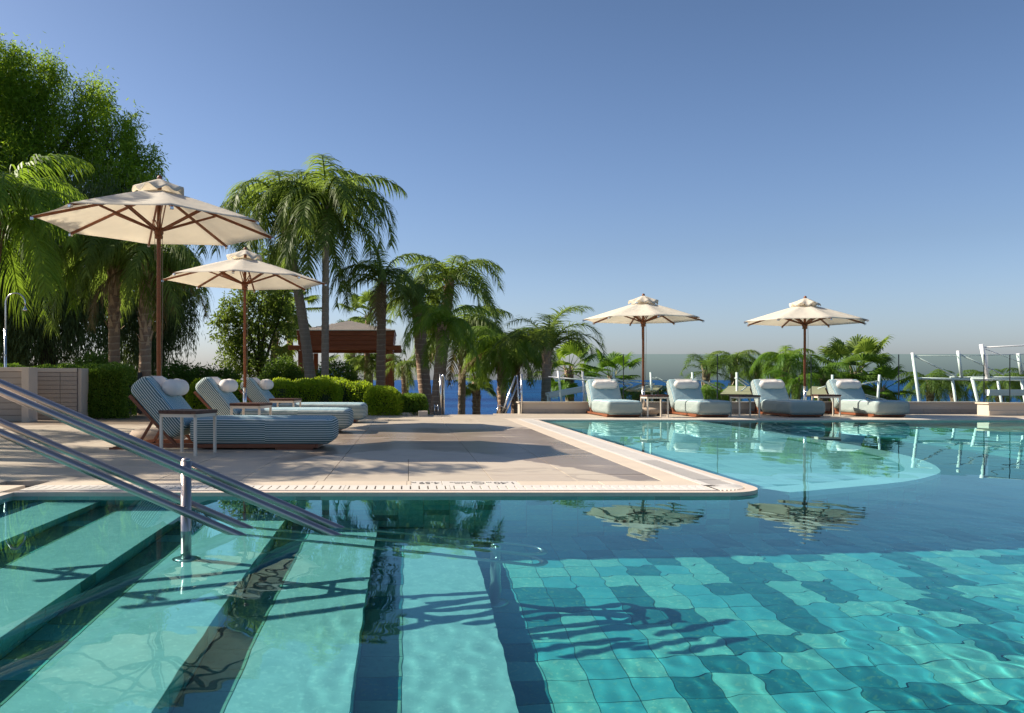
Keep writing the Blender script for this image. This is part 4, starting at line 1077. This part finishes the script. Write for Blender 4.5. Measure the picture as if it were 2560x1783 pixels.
tree('weeping_tree', 'dark grey green weeping tree behind the left wall and shower', 'tree', P(120, 1000, D), P(120, 800, D), blobs, 110000, 0.22, M['leaf_weep'], 0.28, 1.6, None, 7.0, 26, 0.36)
D = 26
blobs = [pb(405, 640, D, 60, 90), pb(440, 720, D, 50, 90), pb(395, 780, D, 55, 100), pb(450, 800, D, 38, 70), pb(380, 870, D, 50, 60), pb(340, 830, D+1, 60, 100)]
tree('weeping_tree', 'slender dark weeping tree behind the pole of the nearest parasol', 'tree', P(398, 1000, D), P(405, 850, D), blobs, 26000, 0.17, M['leaf_weep'], 0.13, 1.5, None, 6.5, 22, 0.28)
D = 28
blobs = [pb(600, 770, D, 52, 46), pb(660, 720, D, 60, 60), pb(570, 830, D, 42, 50), pb(640, 830, D, 60, 60), pb(700, 790, D, 40, 60), pb(590, 900, D, 50, 42), pb(670, 920, D, 70, 40), pb(720, 680, D, 40, 40), pb(545, 800, D, 20, 22), pb(690, 650, D + 1, 45, 35)]
tree('airy_tree', 'open airy tree with dark branches behind the second parasol', 'tree', P(655, 1010, D), P(650, 930, D), blobs, 17000, 0.12, M['leaf_airy'], 0.10, 0.25, None, 2.2, 16, 0.17, 0.7)
for k, (px, py, r, D, lab) in enumerate(((440, 945, 46, 25, 'rounded green bush left of the gap of sky, behind the first lounger'), (500, 955, 42, 26, 'green bush under the gap of sky behind the second parasol'), (560, 955, 38, 25, 'green bush left of the clipped hedge, behind the middle lounger'),
        (395, 985, 40, 22, 'low bush behind the raised back of the nearest lounger'), (840, 945, 48, 27, 'dark green shrub seen under the pavilion roof'), (240, 925, 46, 22, 'bright shrub above the leafy hedge end near the gate'), (705, 935, 45, 26, 'bush at the foot of the pavilion, left post'))):
    base = P(px, 1010, D); blobs = [pb(px, py, D, r, r * .8), pb(px - r*.5, py + r*.5, D, r*.8, r * .7), pb(px + r*.55, py + r*.45, D, r*.8, r*.7)]
    tree('bush', lab, 'bush', base, P(px, py + 20, D), blobs, 9000, 0.085, M['leaf_bush'], 0.04, 0.1, 'garden bushes behind the loungers', 2.2, 14, 0.14)

def hedge(px0, px1, ytop, D, depth, zb, n, lab, mat, name='hedge', lump=0.10, size=0.045, cat='hedge', round_=0.3, zt=None):
    x0, x1 = (px0 - CX) / F * D, (px1 - CX) / F * D; zt = zt if zt is not None else CAMZ - (ytop - HY) / F * D
    t = thing(name, lab, cat, ((x0 + x1) / 2, D + depth / 2, zb)); off = np.array(t.location)
    sx, sy, sz = x1 - x0, depth, zt - zb
    # points on the surface of the box, pushed in and out by noise
    areas = np.array([sx * sz * 1.6, sx * sy, sy * sz, sy * sz]); areas /= areas.sum(); f = rng.choice(4, n, p=areas); u = rng.random(n); v = rng.random(n)
    Pn = np.zeros((n, 3)); N = np.zeros((n, 3))
    Pn[:, 0] = np.where(f < 2, x0 + u * sx, np.where(f == 2, x0, x1)); Pn[:, 1] = np.where(f == 0, D, np.where(f == 1, D + v * sy, D + u * sy)); Pn[:, 2] = np.where(f == 1, zt, zb + v * sz)
    # round the corners
    c = np.array([(x0 + x1) / 2, D + sy / 2, zb]); h = np.array([sx / 2, sy / 2, sz]); rad = min(round_, sx * .45, sy * .45, sz * .6)
    q = Pn - c; inn = np.stack([np.clip(q[:, 0], -(h[0] - rad), h[0] - rad), np.clip(q[:, 1], -(h[1] - rad), h[1] - rad), np.minimum(q[:, 2], h[2] - rad)], 1)
    dd = q - inn; ln = np.linalg.norm(dd, axis=1)[:, None] + 1e-6; N = dd / ln; Pn = c + inn + N * rad
    lumps = (np.sin(Pn[:, 0] * 5.1 + 1.3 * np.sin(Pn[:, 2] * 6)) + np.sin(Pn[:, 2] * 8.3 + Pn[:, 0] * 2.2) + np.sin(Pn[:, 0] * 13 + Pn[:, 1] * 9)) / 3
    Pn += N * (lump * lumps - 0.3 * lump - rng.random(n) ** 2 * 0.10)[:, None]
    axis = N + rng.normal(size=(n, 3)) * 0.8; axis[:, 2] += 0.5; axis /= np.linalg.norm(axis, axis=1)[:, None]
    sd_ = np.cross(axis, rng.normal(size=(n, 3))); sd_ /= np.linalg.norm(sd_, axis=1)[:, None]
    s = size * rng.uniform(0.7, 1.4, n)[:, None]; hw = s * 0.27; nr = np.cross(axis, sd_)
    V = np.stack([Pn, Pn + axis*s*.5 + sd_*hw + nr*s*.05, Pn + axis*s, Pn + axis*s*.5 - sd_*hw + nr*s*.05], 1).reshape(-1, 3) - off
    link('foliage', npmesh('foliage', V, np.arange(n * 4).reshape(-1, 4), mat), t)
    vv, ff_ = rbox((sx - 0.16, sy - 0.16, sz - 0.10), min(rad * 0.8, (sy-.16)*.45, (sz-.1)*.45, (sx-.16)*.45), 2); b = MB(); b.add([(a, b2, c2 + sz / 2 - .03) for a, b2, c2 in vv], ff_); b.build('filler_box', M['core'], t)  # opaque dark box added inside the leaves to block the view through
    return t
hedge(455, 850, 953, 17.75, 0.9, 0.0, 26000, 'long clipped bright green hedge behind the farthest left lounger', M['leaf_hedge'], lump=0.09)
hedge(560, 930, 949, 18.7, 0.9, -0.25, 14000, 'taller rear hedge row at the foot of the palms and pavilion', M['leaf_hedge'], lump=0.12)
hedge(908, 1008, 966, 17.0, 0.85, 0.0, 9000, 'rounded clipped ball shaped hedge at the end of the hedge row', M['leaf_hedge'], lump=0.05, round_=0.36)
hedge(1000, 1068, 988, 17.2, 0.7, 0.0, 5500, 'small square clipped hedge beside the terrace stairs', M['leaf_wallhedge'], lump=0.04, round_=0.15)
hedge(-250, 300, 912, 16.0, 1.2, 0.0, 26000, 'leafy hedge rising over the top of the left garden wall', M['leaf_wallhedge'], lump=0.07)
hedge(207, 306, 922, 15.75, 0.5, 0.0, 12000, 'dense end of the leafy hedge beside the right wall pillar', M['leaf_wallhedge'], lump=0.05, round_=0.15)

# palm fronds ---------------------------------------------------------------
FR = {}
def frond_mesh(kind_, style, matkey, var=0):
    key = (kind_, style, matkey, var)
    if key in FR: return FR[key]
    th0, bend, lk = {'up': (84, 120, 1.0), 'mid': (72, 165, 1.0), 'low': (48, 150, 1.0), 'hang': (5, 100, 0.9)}[kind_]
    st = {'feather': (0.31, 1.8, 0.0175, 54), 'stiff': (0.27, 0.75, 0.013, 52), 'soft': (0.33, 2.3, 0.0165, 56)}[style]
    ll, dr, wd, npair = st; rs = random.Random(hash(key) & 0xffff if False else (len(FR) * 77 + 5))
    V = []; Fc = []
    n = 22; pts = []; p = Vector((0, 0, 0)); twist = rs.uniform(-0.25, 0.25)
    for i in range(n + 1):
        s = i / n; th = R(th0 - bend * s ** (1.3 if style == 'stiff' else 0.80)); d = Vector((math.cos(th), twist * s, math.sin(th))).normalized(); pts.append((p.copy(), d)); p = p + d / n
    def at(s):
        f = s * n; i = min(int(f), n - 1); return pts[i][0].lerp(pts[i + 1][0], f - i), pts[i][1]
    b = MB(); b.tube([q[0] for q in pts[::2]], [0.011 * (1 - 0.85 * i / 11) for i in range(12)], 5, False)
    for i in range(npair):
        s = 0.10 + 0.90 * (i + rs.random() * 0.6) / npair; q, d = at(min(s, 0.999))
        side = d.cross(Vector((0, 0, 1))); side = side.normalized() if side.length > 1e-3 else Vector((0, 1, 0)); up = side.cross(d)
        L = ll * (math.sin(math.pi * (0.12 + 0.80 * s)) ** 0.7) * rs.uniform(0.8, 1.15)
        for sg in (-1, 1):
            dirv = (side * sg * rs.uniform(0.7, 1.0) + d * (0.35 + 0.5 * s) + up * rs.uniform(-0.15, 0.55)).normalized()
            pp = q.copy(); seg = 4; rows = []
            for k in range(seg + 1):
                f = k / seg; wv = side.cross(dirv) if False else d.cross(dirv); wv = wv.normalized() if wv.length > 1e-3 else up
                tang = dirv.cross(wv).normalized(); hw = wd * 0.5 * (1.0 if k < 2 else (1 - (k - 1) / seg))
                rows.append((pp - d * hw, pp + d * hw) if k < seg else (pp,))
                dirv = (dirv + Vector((0, 0, -1)) * dr / seg * (0.6 + f)).normalized(); pp = pp + dirv * (L / seg)
            o = len(b.v)
            for r_ in rows: b.v.extend([tuple(x) for x in r_])
            for k in range(seg - 1): b.f.append((o + 2*k, o + 2*k + 1, o + 2*k + 3, o + 2*k + 2)); b.mi.append(0)
            b.f.append((o + 2*seg - 2, o + 2*seg - 1, o + 2*seg)); b.mi.append(0)
    o = b.build('frond', M[matkey], None, False); FR[key] = o.data; bpy.data.objects.remove(o); return FR[key]
def fan_mesh(matkey, var):
    key = ('fan', matkey, var)
    if key in FR: return FR[key]
    b = MB(); rs = random.Random(var * 13 + 3)
    th0 = (70, 40, 10, -30)[var]; pts = []; p = Vector((0, 0, 0)); pl = 0.55
    for i in range(7):
        th = R(th0 - 25 * i / 6); d = Vector((math.cos(th), 0, math.sin(th))); pts.append(p.copy()); p = p + d * pl / 6
    b.tube(pts, [0.012 - 0.001 * i for i in range(7)], 5, False)
    d = (pts[-1] - pts[-2]).normalized(); side = Vector((0, 1, 0)); up = side.cross(d) * -1 if False else d.cross(side) * -1
    if up.z < 0: up = -up
    nb = 34; c = pts[-1]
    for i in range(nb):
        a = R(-118 + 236 * i / (nb - 1)); dv = d * math.cos(a) + side * math.sin(a) + up * (0.22 * (1 - abs(a) / 2.2)); dv.normalize()
        L = 0.50 * (1 - 0.18 * abs(a) / 2) * rs.uniform(0.88, 1.1); wv = dv.cross(up).normalized(); fold = up * 0.012 * (1 if i % 2 else -1)
        q1 = c + dv * L * 0.5; dv2 = (dv + Vector((0, 0, -0.35))).normalized(); q2 = q1 + dv2 * L * 0.28; dv3 = (dv2 + Vector((0, 0, -0.9))).normalized(); q3 = q2 + dv3 * L * 0.24
        w1 = 0.023; w2 = 0.014
        b.add([c, q1 - wv*w1 + fold, q1 + wv*w1 - fold, q2 - wv*w2, q2 + wv*w2, q3], [(0, 2, 1), (1, 2, 4, 3), (3, 4, 5)])
    o = b.build('fan_leaf', M[matkey], None, False); FR[key] = o.data; bpy.data.objects.remove(o); return FR[key]

def palm(pxb, D, pxc, pyc, flen, n, style, matkey, lab, rb=0.15, rt=0.11, zb=-0.3, trunk='trunk', boots=0.0, mix=None, bend=0.0, dry=0, group='palm trees beyond the terrace', seed=0, elev=None, sheath=True):
    rs = random.Random(int(pxb * 7 + D * 13 + pyc) + seed)
    base = Vector(((pxb - CX) / F * D, D, zb)); top = P(pxc, pyc, D)
    t = thing('fan_palm' if style == 'fan' else 'palm_tree', lab, 'palm tree', tuple(base), 0, group); off = base
    H = top.z - base.z; pts = []; rad = []; ns = max(14, int(H / 0.13))
    for i in range(ns + 1):
        f = i / ns; q = base.lerp(top, f); q.x += bend * math.sin(f * math.pi); pts.append(q)
        rr = rb + (rt - rb) * f; rr *= 1 + (0.045 if i % 2 else -0.02) + 0.25 * max(0, 0.08 - f) / 0.08
        rad.append(rr)
    b = MB(); b.tube(pts, rad, 14); b.build('trunk', M[trunk], t, True, off)
    if boots > 0:                                          # dry leaf bases clasping the upper trunk
        b = MB(); nb = int(boots * 26)
        for i in range(nb):
            f = 1 - boots * (i + .5) / nb / max(H, .1) * 1.0; f = max(f, 0.05); a = i * 2.4; q = base.lerp(top, f); q.x += bend * math.sin(f * math.pi); d = Vector((math.cos(a), math.sin(a), 0))
            r0 = rt * 0.9; h_ = rs.uniform(0.18, 0.42)
            p0 = q + d * r0 * 0.8; p1 = q + d * (r0 + 0.03) + Vector((0, 0, h_ * .6)); p2 = q + d * (r0 + rs.uniform(0.05, 0.13)) + Vector((0, 0, h_)); sdv = Vector((-d.y, d.x, 0))
            b.add([p0 - sdv*.055, p0 + sdv*.055, p1 + sdv*.035 + d*.01, p1 - sdv*.035 + d*.01, p2 + sdv*.015, p2 - sdv*.015, p0 - d*.02 - Vector((0,0,.05)), p1 - d*.02],
                  [(0, 1, 2, 3), (3, 2, 4, 5), (6, 1, 0), (1, 6, 7, 2), (6, 0, 3, 7)])
        b.build('leaf_base', M['boot'], t, False, off)
    kinds = mix or ['up', 'mid', 'mid', 'low', 'low', 'hang']
    for i in range(n):
        a = i * 2.399963 + rs.uniform(-.25, .25); f = i / max(1, n - 1)
        if style == 'fan':
            me = fan_mesh(matkey if i < n - dry else 'frond_dry', min(3, int(f * 4)))
            nm = 'fan_leaf'
        else:
            kd = kinds[min(len(kinds) - 1, int(f * len(kinds)))]; me = frond_mesh(kd, style, matkey if i < n - dry else 'frond_dry'); nm = 'frond'
        o = link(nm, me, t); s = flen * rs.uniform(0.82, 1.12) * (0.9 if f < 0.15 else 1)
        o.location = top - off + Vector((math.cos(a), math.sin(a), 0)) * rt * 0.5 + Vector((0, 0, -0.25 * f * min(1, flen * .3)))
        o.rotation_euler = (rs.uniform(-.15, .15), rs.uniform(-.16, .16), a); o.scale = (s, s * rs.uniform(.9, 1.1), s)
    return t
# garden palms, left and centre
palm(286, 18.6, 285, 620, 2.2, 22, 'soft', 'frond_dark', 'palm with ringed brown trunk and split leaf bases, left of the nearest parasol pole', 0.13, 0.12, -0.2, 'trunk', 2.1, dry=1)
palm(361, 18.2, 366, 655, 2.0, 22, 'soft', 'frond_dark', 'palm with ringed trunk right beside the pole of the nearest parasol', 0.14, 0.12, -0.2, 'trunk', 2.1, dry=3)
palm(-60, 17.6, 0, 525, 2.9, 28, 'soft', 'frond_bright', 'bright green drooping palm at the left edge above the shower', 0.15, 0.12, -0.2, 'trunk', 0.8, ['up', 'mid', 'mid', 'low', 'hang', 'hang'])
#palm(150, 20.0, 170, 560, 2.3, 20, 'feather', 'frond_dark', 'palm crown with long pale feather fronds left of the nearest parasol canopy', 0.14, 0.12, -0.25, 'trunk', 0.8)
#palm(470, 21.0, 455, 640, 2.0, 18, 'soft', 'frond_dark', 'palm crown hanging behind the right half of the nearest parasol', 0.12, 0.11, -0.25, 'trunk', 0.6, bend=-0.3)
palm(786, 24.0, 706, 530, 3.1, 24, 'feather', 'frond_dark', 'tall palm with leaning grey trunk, left of the tall pair beside the pavilion', 0.17, 0.12, -0.3, 'trunk2', 0.0, ['up', 'mid', 'mid', 'mid', 'low', 'low', 'hang', 'hang'], bend=0.10)
palm(812, 23.0, 815, 515, 2.9, 26, 'feather', 'frond_dark', 'tall upright palm with slim grey trunk, right of the tall pair beside the pavilion', 0.115, 0.09, -0.3, 'trunk2', 0.0, ['up', 'mid', 'mid', 'mid', 'low', 'low', 'hang', 'hang'])
palm(951, 24.5, 955, 700, 2.0, 16, 'feather', 'frond_dark', 'palm with peeling pale trunk in front of the right pavilion post', 0.15, 0.13, -0.3, 'trunk', 1.4, dry=1)
palm(1068, 25.0, 1042, 745, 1.8, 12, 'feather', 'frond_dark', 'palm with thick dark trunk right of the pavilion, left one of two', 0.20, 0.19, -0.4, 'trunk', 1.6, dry=1)
palm(1090, 26.0, 1125, 700, 2.5, 16, 'feather', 'frond_dark', 'palm arching highest over the sea gap, its thick trunk right of its twin', 0.19, 0.15, -0.4, 'trunk', 1.6, ['up', 'mid', 'mid', 'low', 'low', 'hang'])
palm(1085, 22.0, 1105, 815, 1.6, 16, 'soft', 'frond_bright', 'lower bright green palm crown in front of the two dark trunks', 0.13, 0.11, -0.4, 'trunk', 0.5)
LOW = 'palm trees on the lower ground'
palm(1150, 30.0, 1157, 830, 2.6, 28, 'soft', 'frond_dark', 'palm with dead leaf skirt and smooth golden trunk in front of the sea', 0.15, 0.13, -4.5, 'trunk2', 1.7, group=LOW, dry=3)
palm(1191, 34.0, 1191, 940, 0.0 + 1.15, 18, 'fan', 'frond_dark', 'small fan palm with spiky trunk standing alone before the sea', 0.17, 0.17, -4.5, 'trunk', 1.5, group=LOW)
palm(1258, 27.0, 1254, 870, 1.9, 26, 'soft', 'frond_bright', 'yellow green palm with spiky trunk left of the slanting stair handrails', 0.15, 0.15, -4.5, 'trunk', 2.0, group=LOW, dry=1)
palm(1283, 27.5, 1290, 880, 1.9, 24, 'soft', 'frond_bright', 'yellow green palm with spiky trunk behind the slanting stair handrails', 0.14, 0.14, -4.5, 'trunk', 2.0, group=LOW, dry=1)
palm(1354, 23.5, 1368, 870, 2.0, 20, 'stiff', 'frond_dark', 'palm with pale split trunk behind the low glass and long arching fronds', 0.20, 0.12, -4.5, 'trunk2', 0.9, ['up', 'mid', 'mid', 'low', 'low'], group=LOW, dry=1)
palm(1434, 32.0, 1422, 925, 1.45, 16, 'fan', 'frond_bright', 'fan palm behind the leftmost white shade masts', 0.19, 0.17, -4.5, 'trunk', 1.0, group=LOW)
palm(1528, 33.0, 1530, 940, 1.5, 16, 'fan', 'frond_bright', 'fan palm behind the glass left of the far parasol pole', 0.18, 0.16, -4.5, 'trunk', 1.0, group=LOW)
for k, (px, py, D, fl, st_, mt, n_, lab) in enumerate((
    (1765, 925, 27, 1.25, 'stiff', 'frond_dark', 15, 'stiff feather palm left of the palm cluster behind the glass'),
    (1835, 905, 29, 1.35, 'feather', 'frond_dark', 18, 'dark palm with domed crown in the middle of the cluster behind the glass'),
    (1895, 925, 30, 1.3, 'soft', 'frond_dark', 16, 'drooping dark palm right of the domed crown behind the glass'),
    (1965, 905, 25, 1.25, 'soft', 'frond_bright', 20, 'tall bright green plume of palm left of the right parasol pole'),
    (1990, 960, 23, 0.95, 'soft', 'frond_bright', 18, 'bright low palm behind the third far lounger'),
    (2060, 935, 25, 1.2, 'feather', 'frond_bright', 16, 'bright palm right of the right parasol pole with fronds reaching the fan palm'),
    (1755, 985, 22, 0.85, 'soft', 'frond_bright', 18, 'low yellow green palm behind the second far lounger'),
    (1815, 985, 22.5, 0.8, 'soft', 'frond_bright', 16, 'low yellow palm behind the table between second and third far loungers'),
    (1640, 990, 23, 0.85, 'feather', 'frond_dark', 14, 'low dark palm right of the left far parasol pole'),
    (1590, 985, 24, 0.75, 'soft', 'frond_bright', 14, 'low palm left of the left far parasol pole'),
    (2325, 955, 30, 1.25, 'soft', 'frond_dark', 18, 'drooping dark palm between the first two white masts at the right'),
    (2385, 960, 31, 1.25, 'soft', 'frond_dark', 18, 'drooping dark palm behind the middle white masts at the right'),
    (2500, 960, 29, 1.3, 'soft', 'frond_dark', 20, 'drooping dark palm behind the white fascia near the right edge'),
    (2580, 950, 30, 1.3, 'soft', 'frond_dark', 18, 'dark palm cut by the right edge of the photo'))):
    palm(px, D, px, py, fl, n_, st_, mt, lab, 0.13, 0.12, -4.5, 'trunk', 0.8, group=LOW)
palm(2137, 26.0, 2140, 930, 1.55, 24, 'fan', 'frond_dark', 'large dark fan palm standing highest behind the glass right of the right parasol', 0.20, 0.17, -4.5, 'trunk', 0.9, group=LOW)
palm(2205, 25.0, 2200, 975, 1.1, 14, 'fan', 'frond_bright', 'low fan palm right of the rightmost lounger behind the glass', 0.14, 0.13, -4.5, 'trunk', 0.6, group=LOW)
palm(676, 34.0, 690, 830, 1.7, 14, 'fan', 'frond_dark', 'fan palm with drooping leaves left of the pavilion', 0.16, 0.14, -0.4, 'trunk', 0.6)
palm(725, 38.0, 725, 770, 1.8, 14, 'fan', 'frond_dark', 'fan palm behind the leaning grey trunk', 0.16, 0.14, -0.4, 'trunk', 0.6)
palm(890, 42.0, 880, 860, 1.9, 14, 'fan', 'frond_dark', 'fan palm seen through the pavilion opening', 0.16, 0.14, -0.4, 'trunk', 0.6)
palm(925, 38.0, 925, 905, 1.9, 18, 'feather', 'frond_dark', 'feathery palm seen below the pavilion roof at the right', 0.16, 0.14, -0.4, 'trunk', 0.4)
palm(1015, 30.0, 1010, 915, 1.2, 12, 'feather', 'frond_dark', 'feathery low palm right of the pavilion post in front of the sea', 0.14, 0.12, -0.4, 'trunk', 0.4)
palm(915, 37.5, 920, 790, 1.6, 14, 'fan', 'frond_dark', 'fan palm rising over the right side of the pavilion roof', 0.14, 0.12, -0.4, 'trunk', 0.4)
# palms standing left of the frame: they throw the feathery shade over the terrace
for k, (x, y, h, fl, wh) in enumerate(((-7.9, 9.0, 4.5, 2.4, 'nearest'), (-10.5, 10.9, 6.2, 2.8, 'tallest'), (-10.4, 12.6, 4.4, 2.4, 'farthest'))):
    palm(CX + x / y * F, y, CX + x / y * F + 3, HY - (h - CAMZ) / y * F, fl, 11, 'feather', 'frond_dark', wh + ' garden palm beyond the left edge of the photo, shading the terrace', 0.14, 0.12, -0.1, 'trunk', 0.5, group='palms outside the left edge')

# ------------------------------------------------------------------ pavilion
def pavilion():
    D = 32.0; k = D / F
    cxp = 861; gz = -0.45
    c = P(cxp, 1000, D); t = thing('pavilion', 'red timber garden pavilion with pale slatted hip roof behind the hedge', 'pavilion', (c.x, D + 1.6, gz)); off = Vector(t.location)
    X = lambda px: (px - CX) * k
    Z = lambda py: CAMZ - (py - HY) * k
    dep = 3.6
    for px0, px1 in ((745, 756), (757.5, 769), (960, 969), (970.5, 982)):
        for y in (D, D + dep):
            b = MB(); b.mm((X(px0), y, gz), (X(px1), y + 0.18, Z(876))); b.build('post', M['pavwood'], t, False, off, 0.006)
    for y in (D - 0.05, D + dep + 0.05):
        b = MB(); b.mm((X(721), y, Z(875)), (X(1003), y + 0.2, Z(863.5))); b.build('beam', M['pavwood'], t, False, off, 0.008)
    for px in (750, 975):
        b = MB(); b.mm((X(px) - .1, D + 0.16, Z(874)), (X(px) + .1, D + dep, Z(864.5))); b.build('beam', M['pavwood'], t, False, off, 0.008)
    for i, (ya, yb) in enumerate(((827, 839.5), (840, 850.5), (851, 862.5))):
        g = i * 0.02
        for (a, c2) in (((X(743) + g, D - 0.10 + g, Z(yb)), (X(986) - g, D - 0.04 + g, Z(ya))), ((X(743) + g, D + dep + .30 - g, Z(yb)), (X(986) - g, D + dep + .36 - g, Z(ya))),
                        ((X(743) + g, D - 0.035 + g, Z(yb)), (X(743) + .06 + g, D + dep + .295 - g, Z(ya))), ((X(986) - .06 - g, D - 0.035 + g, Z(yb)), (X(986) - g, D + dep + .295 - g, Z(ya)))):
            b = MB(); b.mm(a, c2); b.build('fascia_board', M['pavwood'], t, False, off, 0.006)
    # hip roof of overlapping slats
    x0, x1, y0, y1 = X(741), X(988), D - 0.15, D + dep + .4; cx_, cy_ = (x0 + x1) / 2, (y0 + y1) / 2; z0, z1 = Z(827), Z(794); nr = 11
    for i in range(nr):
        f0 = i / nr; f1 = (i + 1) / nr
        def rc(f): return (x0 + (cx_ - x0) * f, x1 + (cx_ - x1) * f, y0 + (cy_ - y0) * f, y1 + (cy_ - y1) * f, z0 + (z1 - z0) * f)
        a = rc(f0); c2 = rc(f1); lift = 0.03
        b = MB(); lo = a[4] + lift; hi = c2[4]
        b.add([(a[0], a[2], lo), (a[1], a[2], lo), (a[1], a[3], lo), (a[0], a[3], lo), (c2[0], c2[2], hi), (c2[1], c2[2], hi), (c2[1], c2[3], hi), (c2[0], c2[3], hi),
               (a[0], a[2], lo - .04), (a[1], a[2], lo - .04), (a[1], a[3], lo - .04), (a[0], a[3], lo - .04)],
              [(0, 1, 5, 4), (1, 2, 6, 5), (2, 3, 7, 6), (3, 0, 4, 7), (8, 9, 1, 0), (9, 10, 2, 1), (10, 11, 3, 2), (11, 8, 0, 3)])
        b.build('roof_slat', M['shingle'], t, False, off)
pavilion()

# ------------------------------------------------------------------ cruise ship on the horizon, small boat
D = 1500; k = D / F; sp0 = P(835, 950, D); t = thing('cruise_ship', 'white cruise ship with stacked decks seen under the pavilion roof', 'ship', (sp0.x, D, -6)); off = Vector(t.location)
b = MB(); b.mm((P(775, 0, D).x, D, -6.5), (P(866, 0, D).x, D + 20, P(0, 944, D).z)); b.build('hull', M['white'], t, False, off)
for i in range(6):
    xa, xb = P(780 + i*3, 0, D).x, P(863 - i * 2.4, 0, D).x; za = P(0, 944 - i * 4.1, D).z; zb_ = P(0, 944 - (i + 1) * 4.1 + 0.9, D).z
    b = MB(); b.mm((xa, D + i, za + k*1.1), (xb, D + 20 - i, zb_ + k*0.9)); b.build('deck_level', M['white'], t, False, off)
    b = MB(); b.mm((xa + k, D + i + 1, za), (xb - k, D + 19 - i, za + k * 1.05)); b.build('window_band', M['charcoal'], t, False, off)
b = MB(); b.mm((P(800, 0, D).x, D + 8, P(0, 921, D).z), (P(812, 0, D).x, D + 13, P(0, 912, D).z)); b.build('funnel', M['white'], t, False, off)
bt = P(1131, 954, 900); t = thing('motor_boat', 'tiny white boat on the sea below the horizon', 'boat', (bt.x, 900, -6)); off = Vector(t.location)
b = MB(); b.mm((bt.x - 2, 900, -6.2), (bt.x + 2, 902, -5.2)); b.build('hull', M['white'], t, False, off)
b = MB(); b.mm((bt.x - 0.8, 900.3, -5.2), (bt.x + .8, 901.6, -4.3)); b.build('cabin', M['white'], t, False, off)
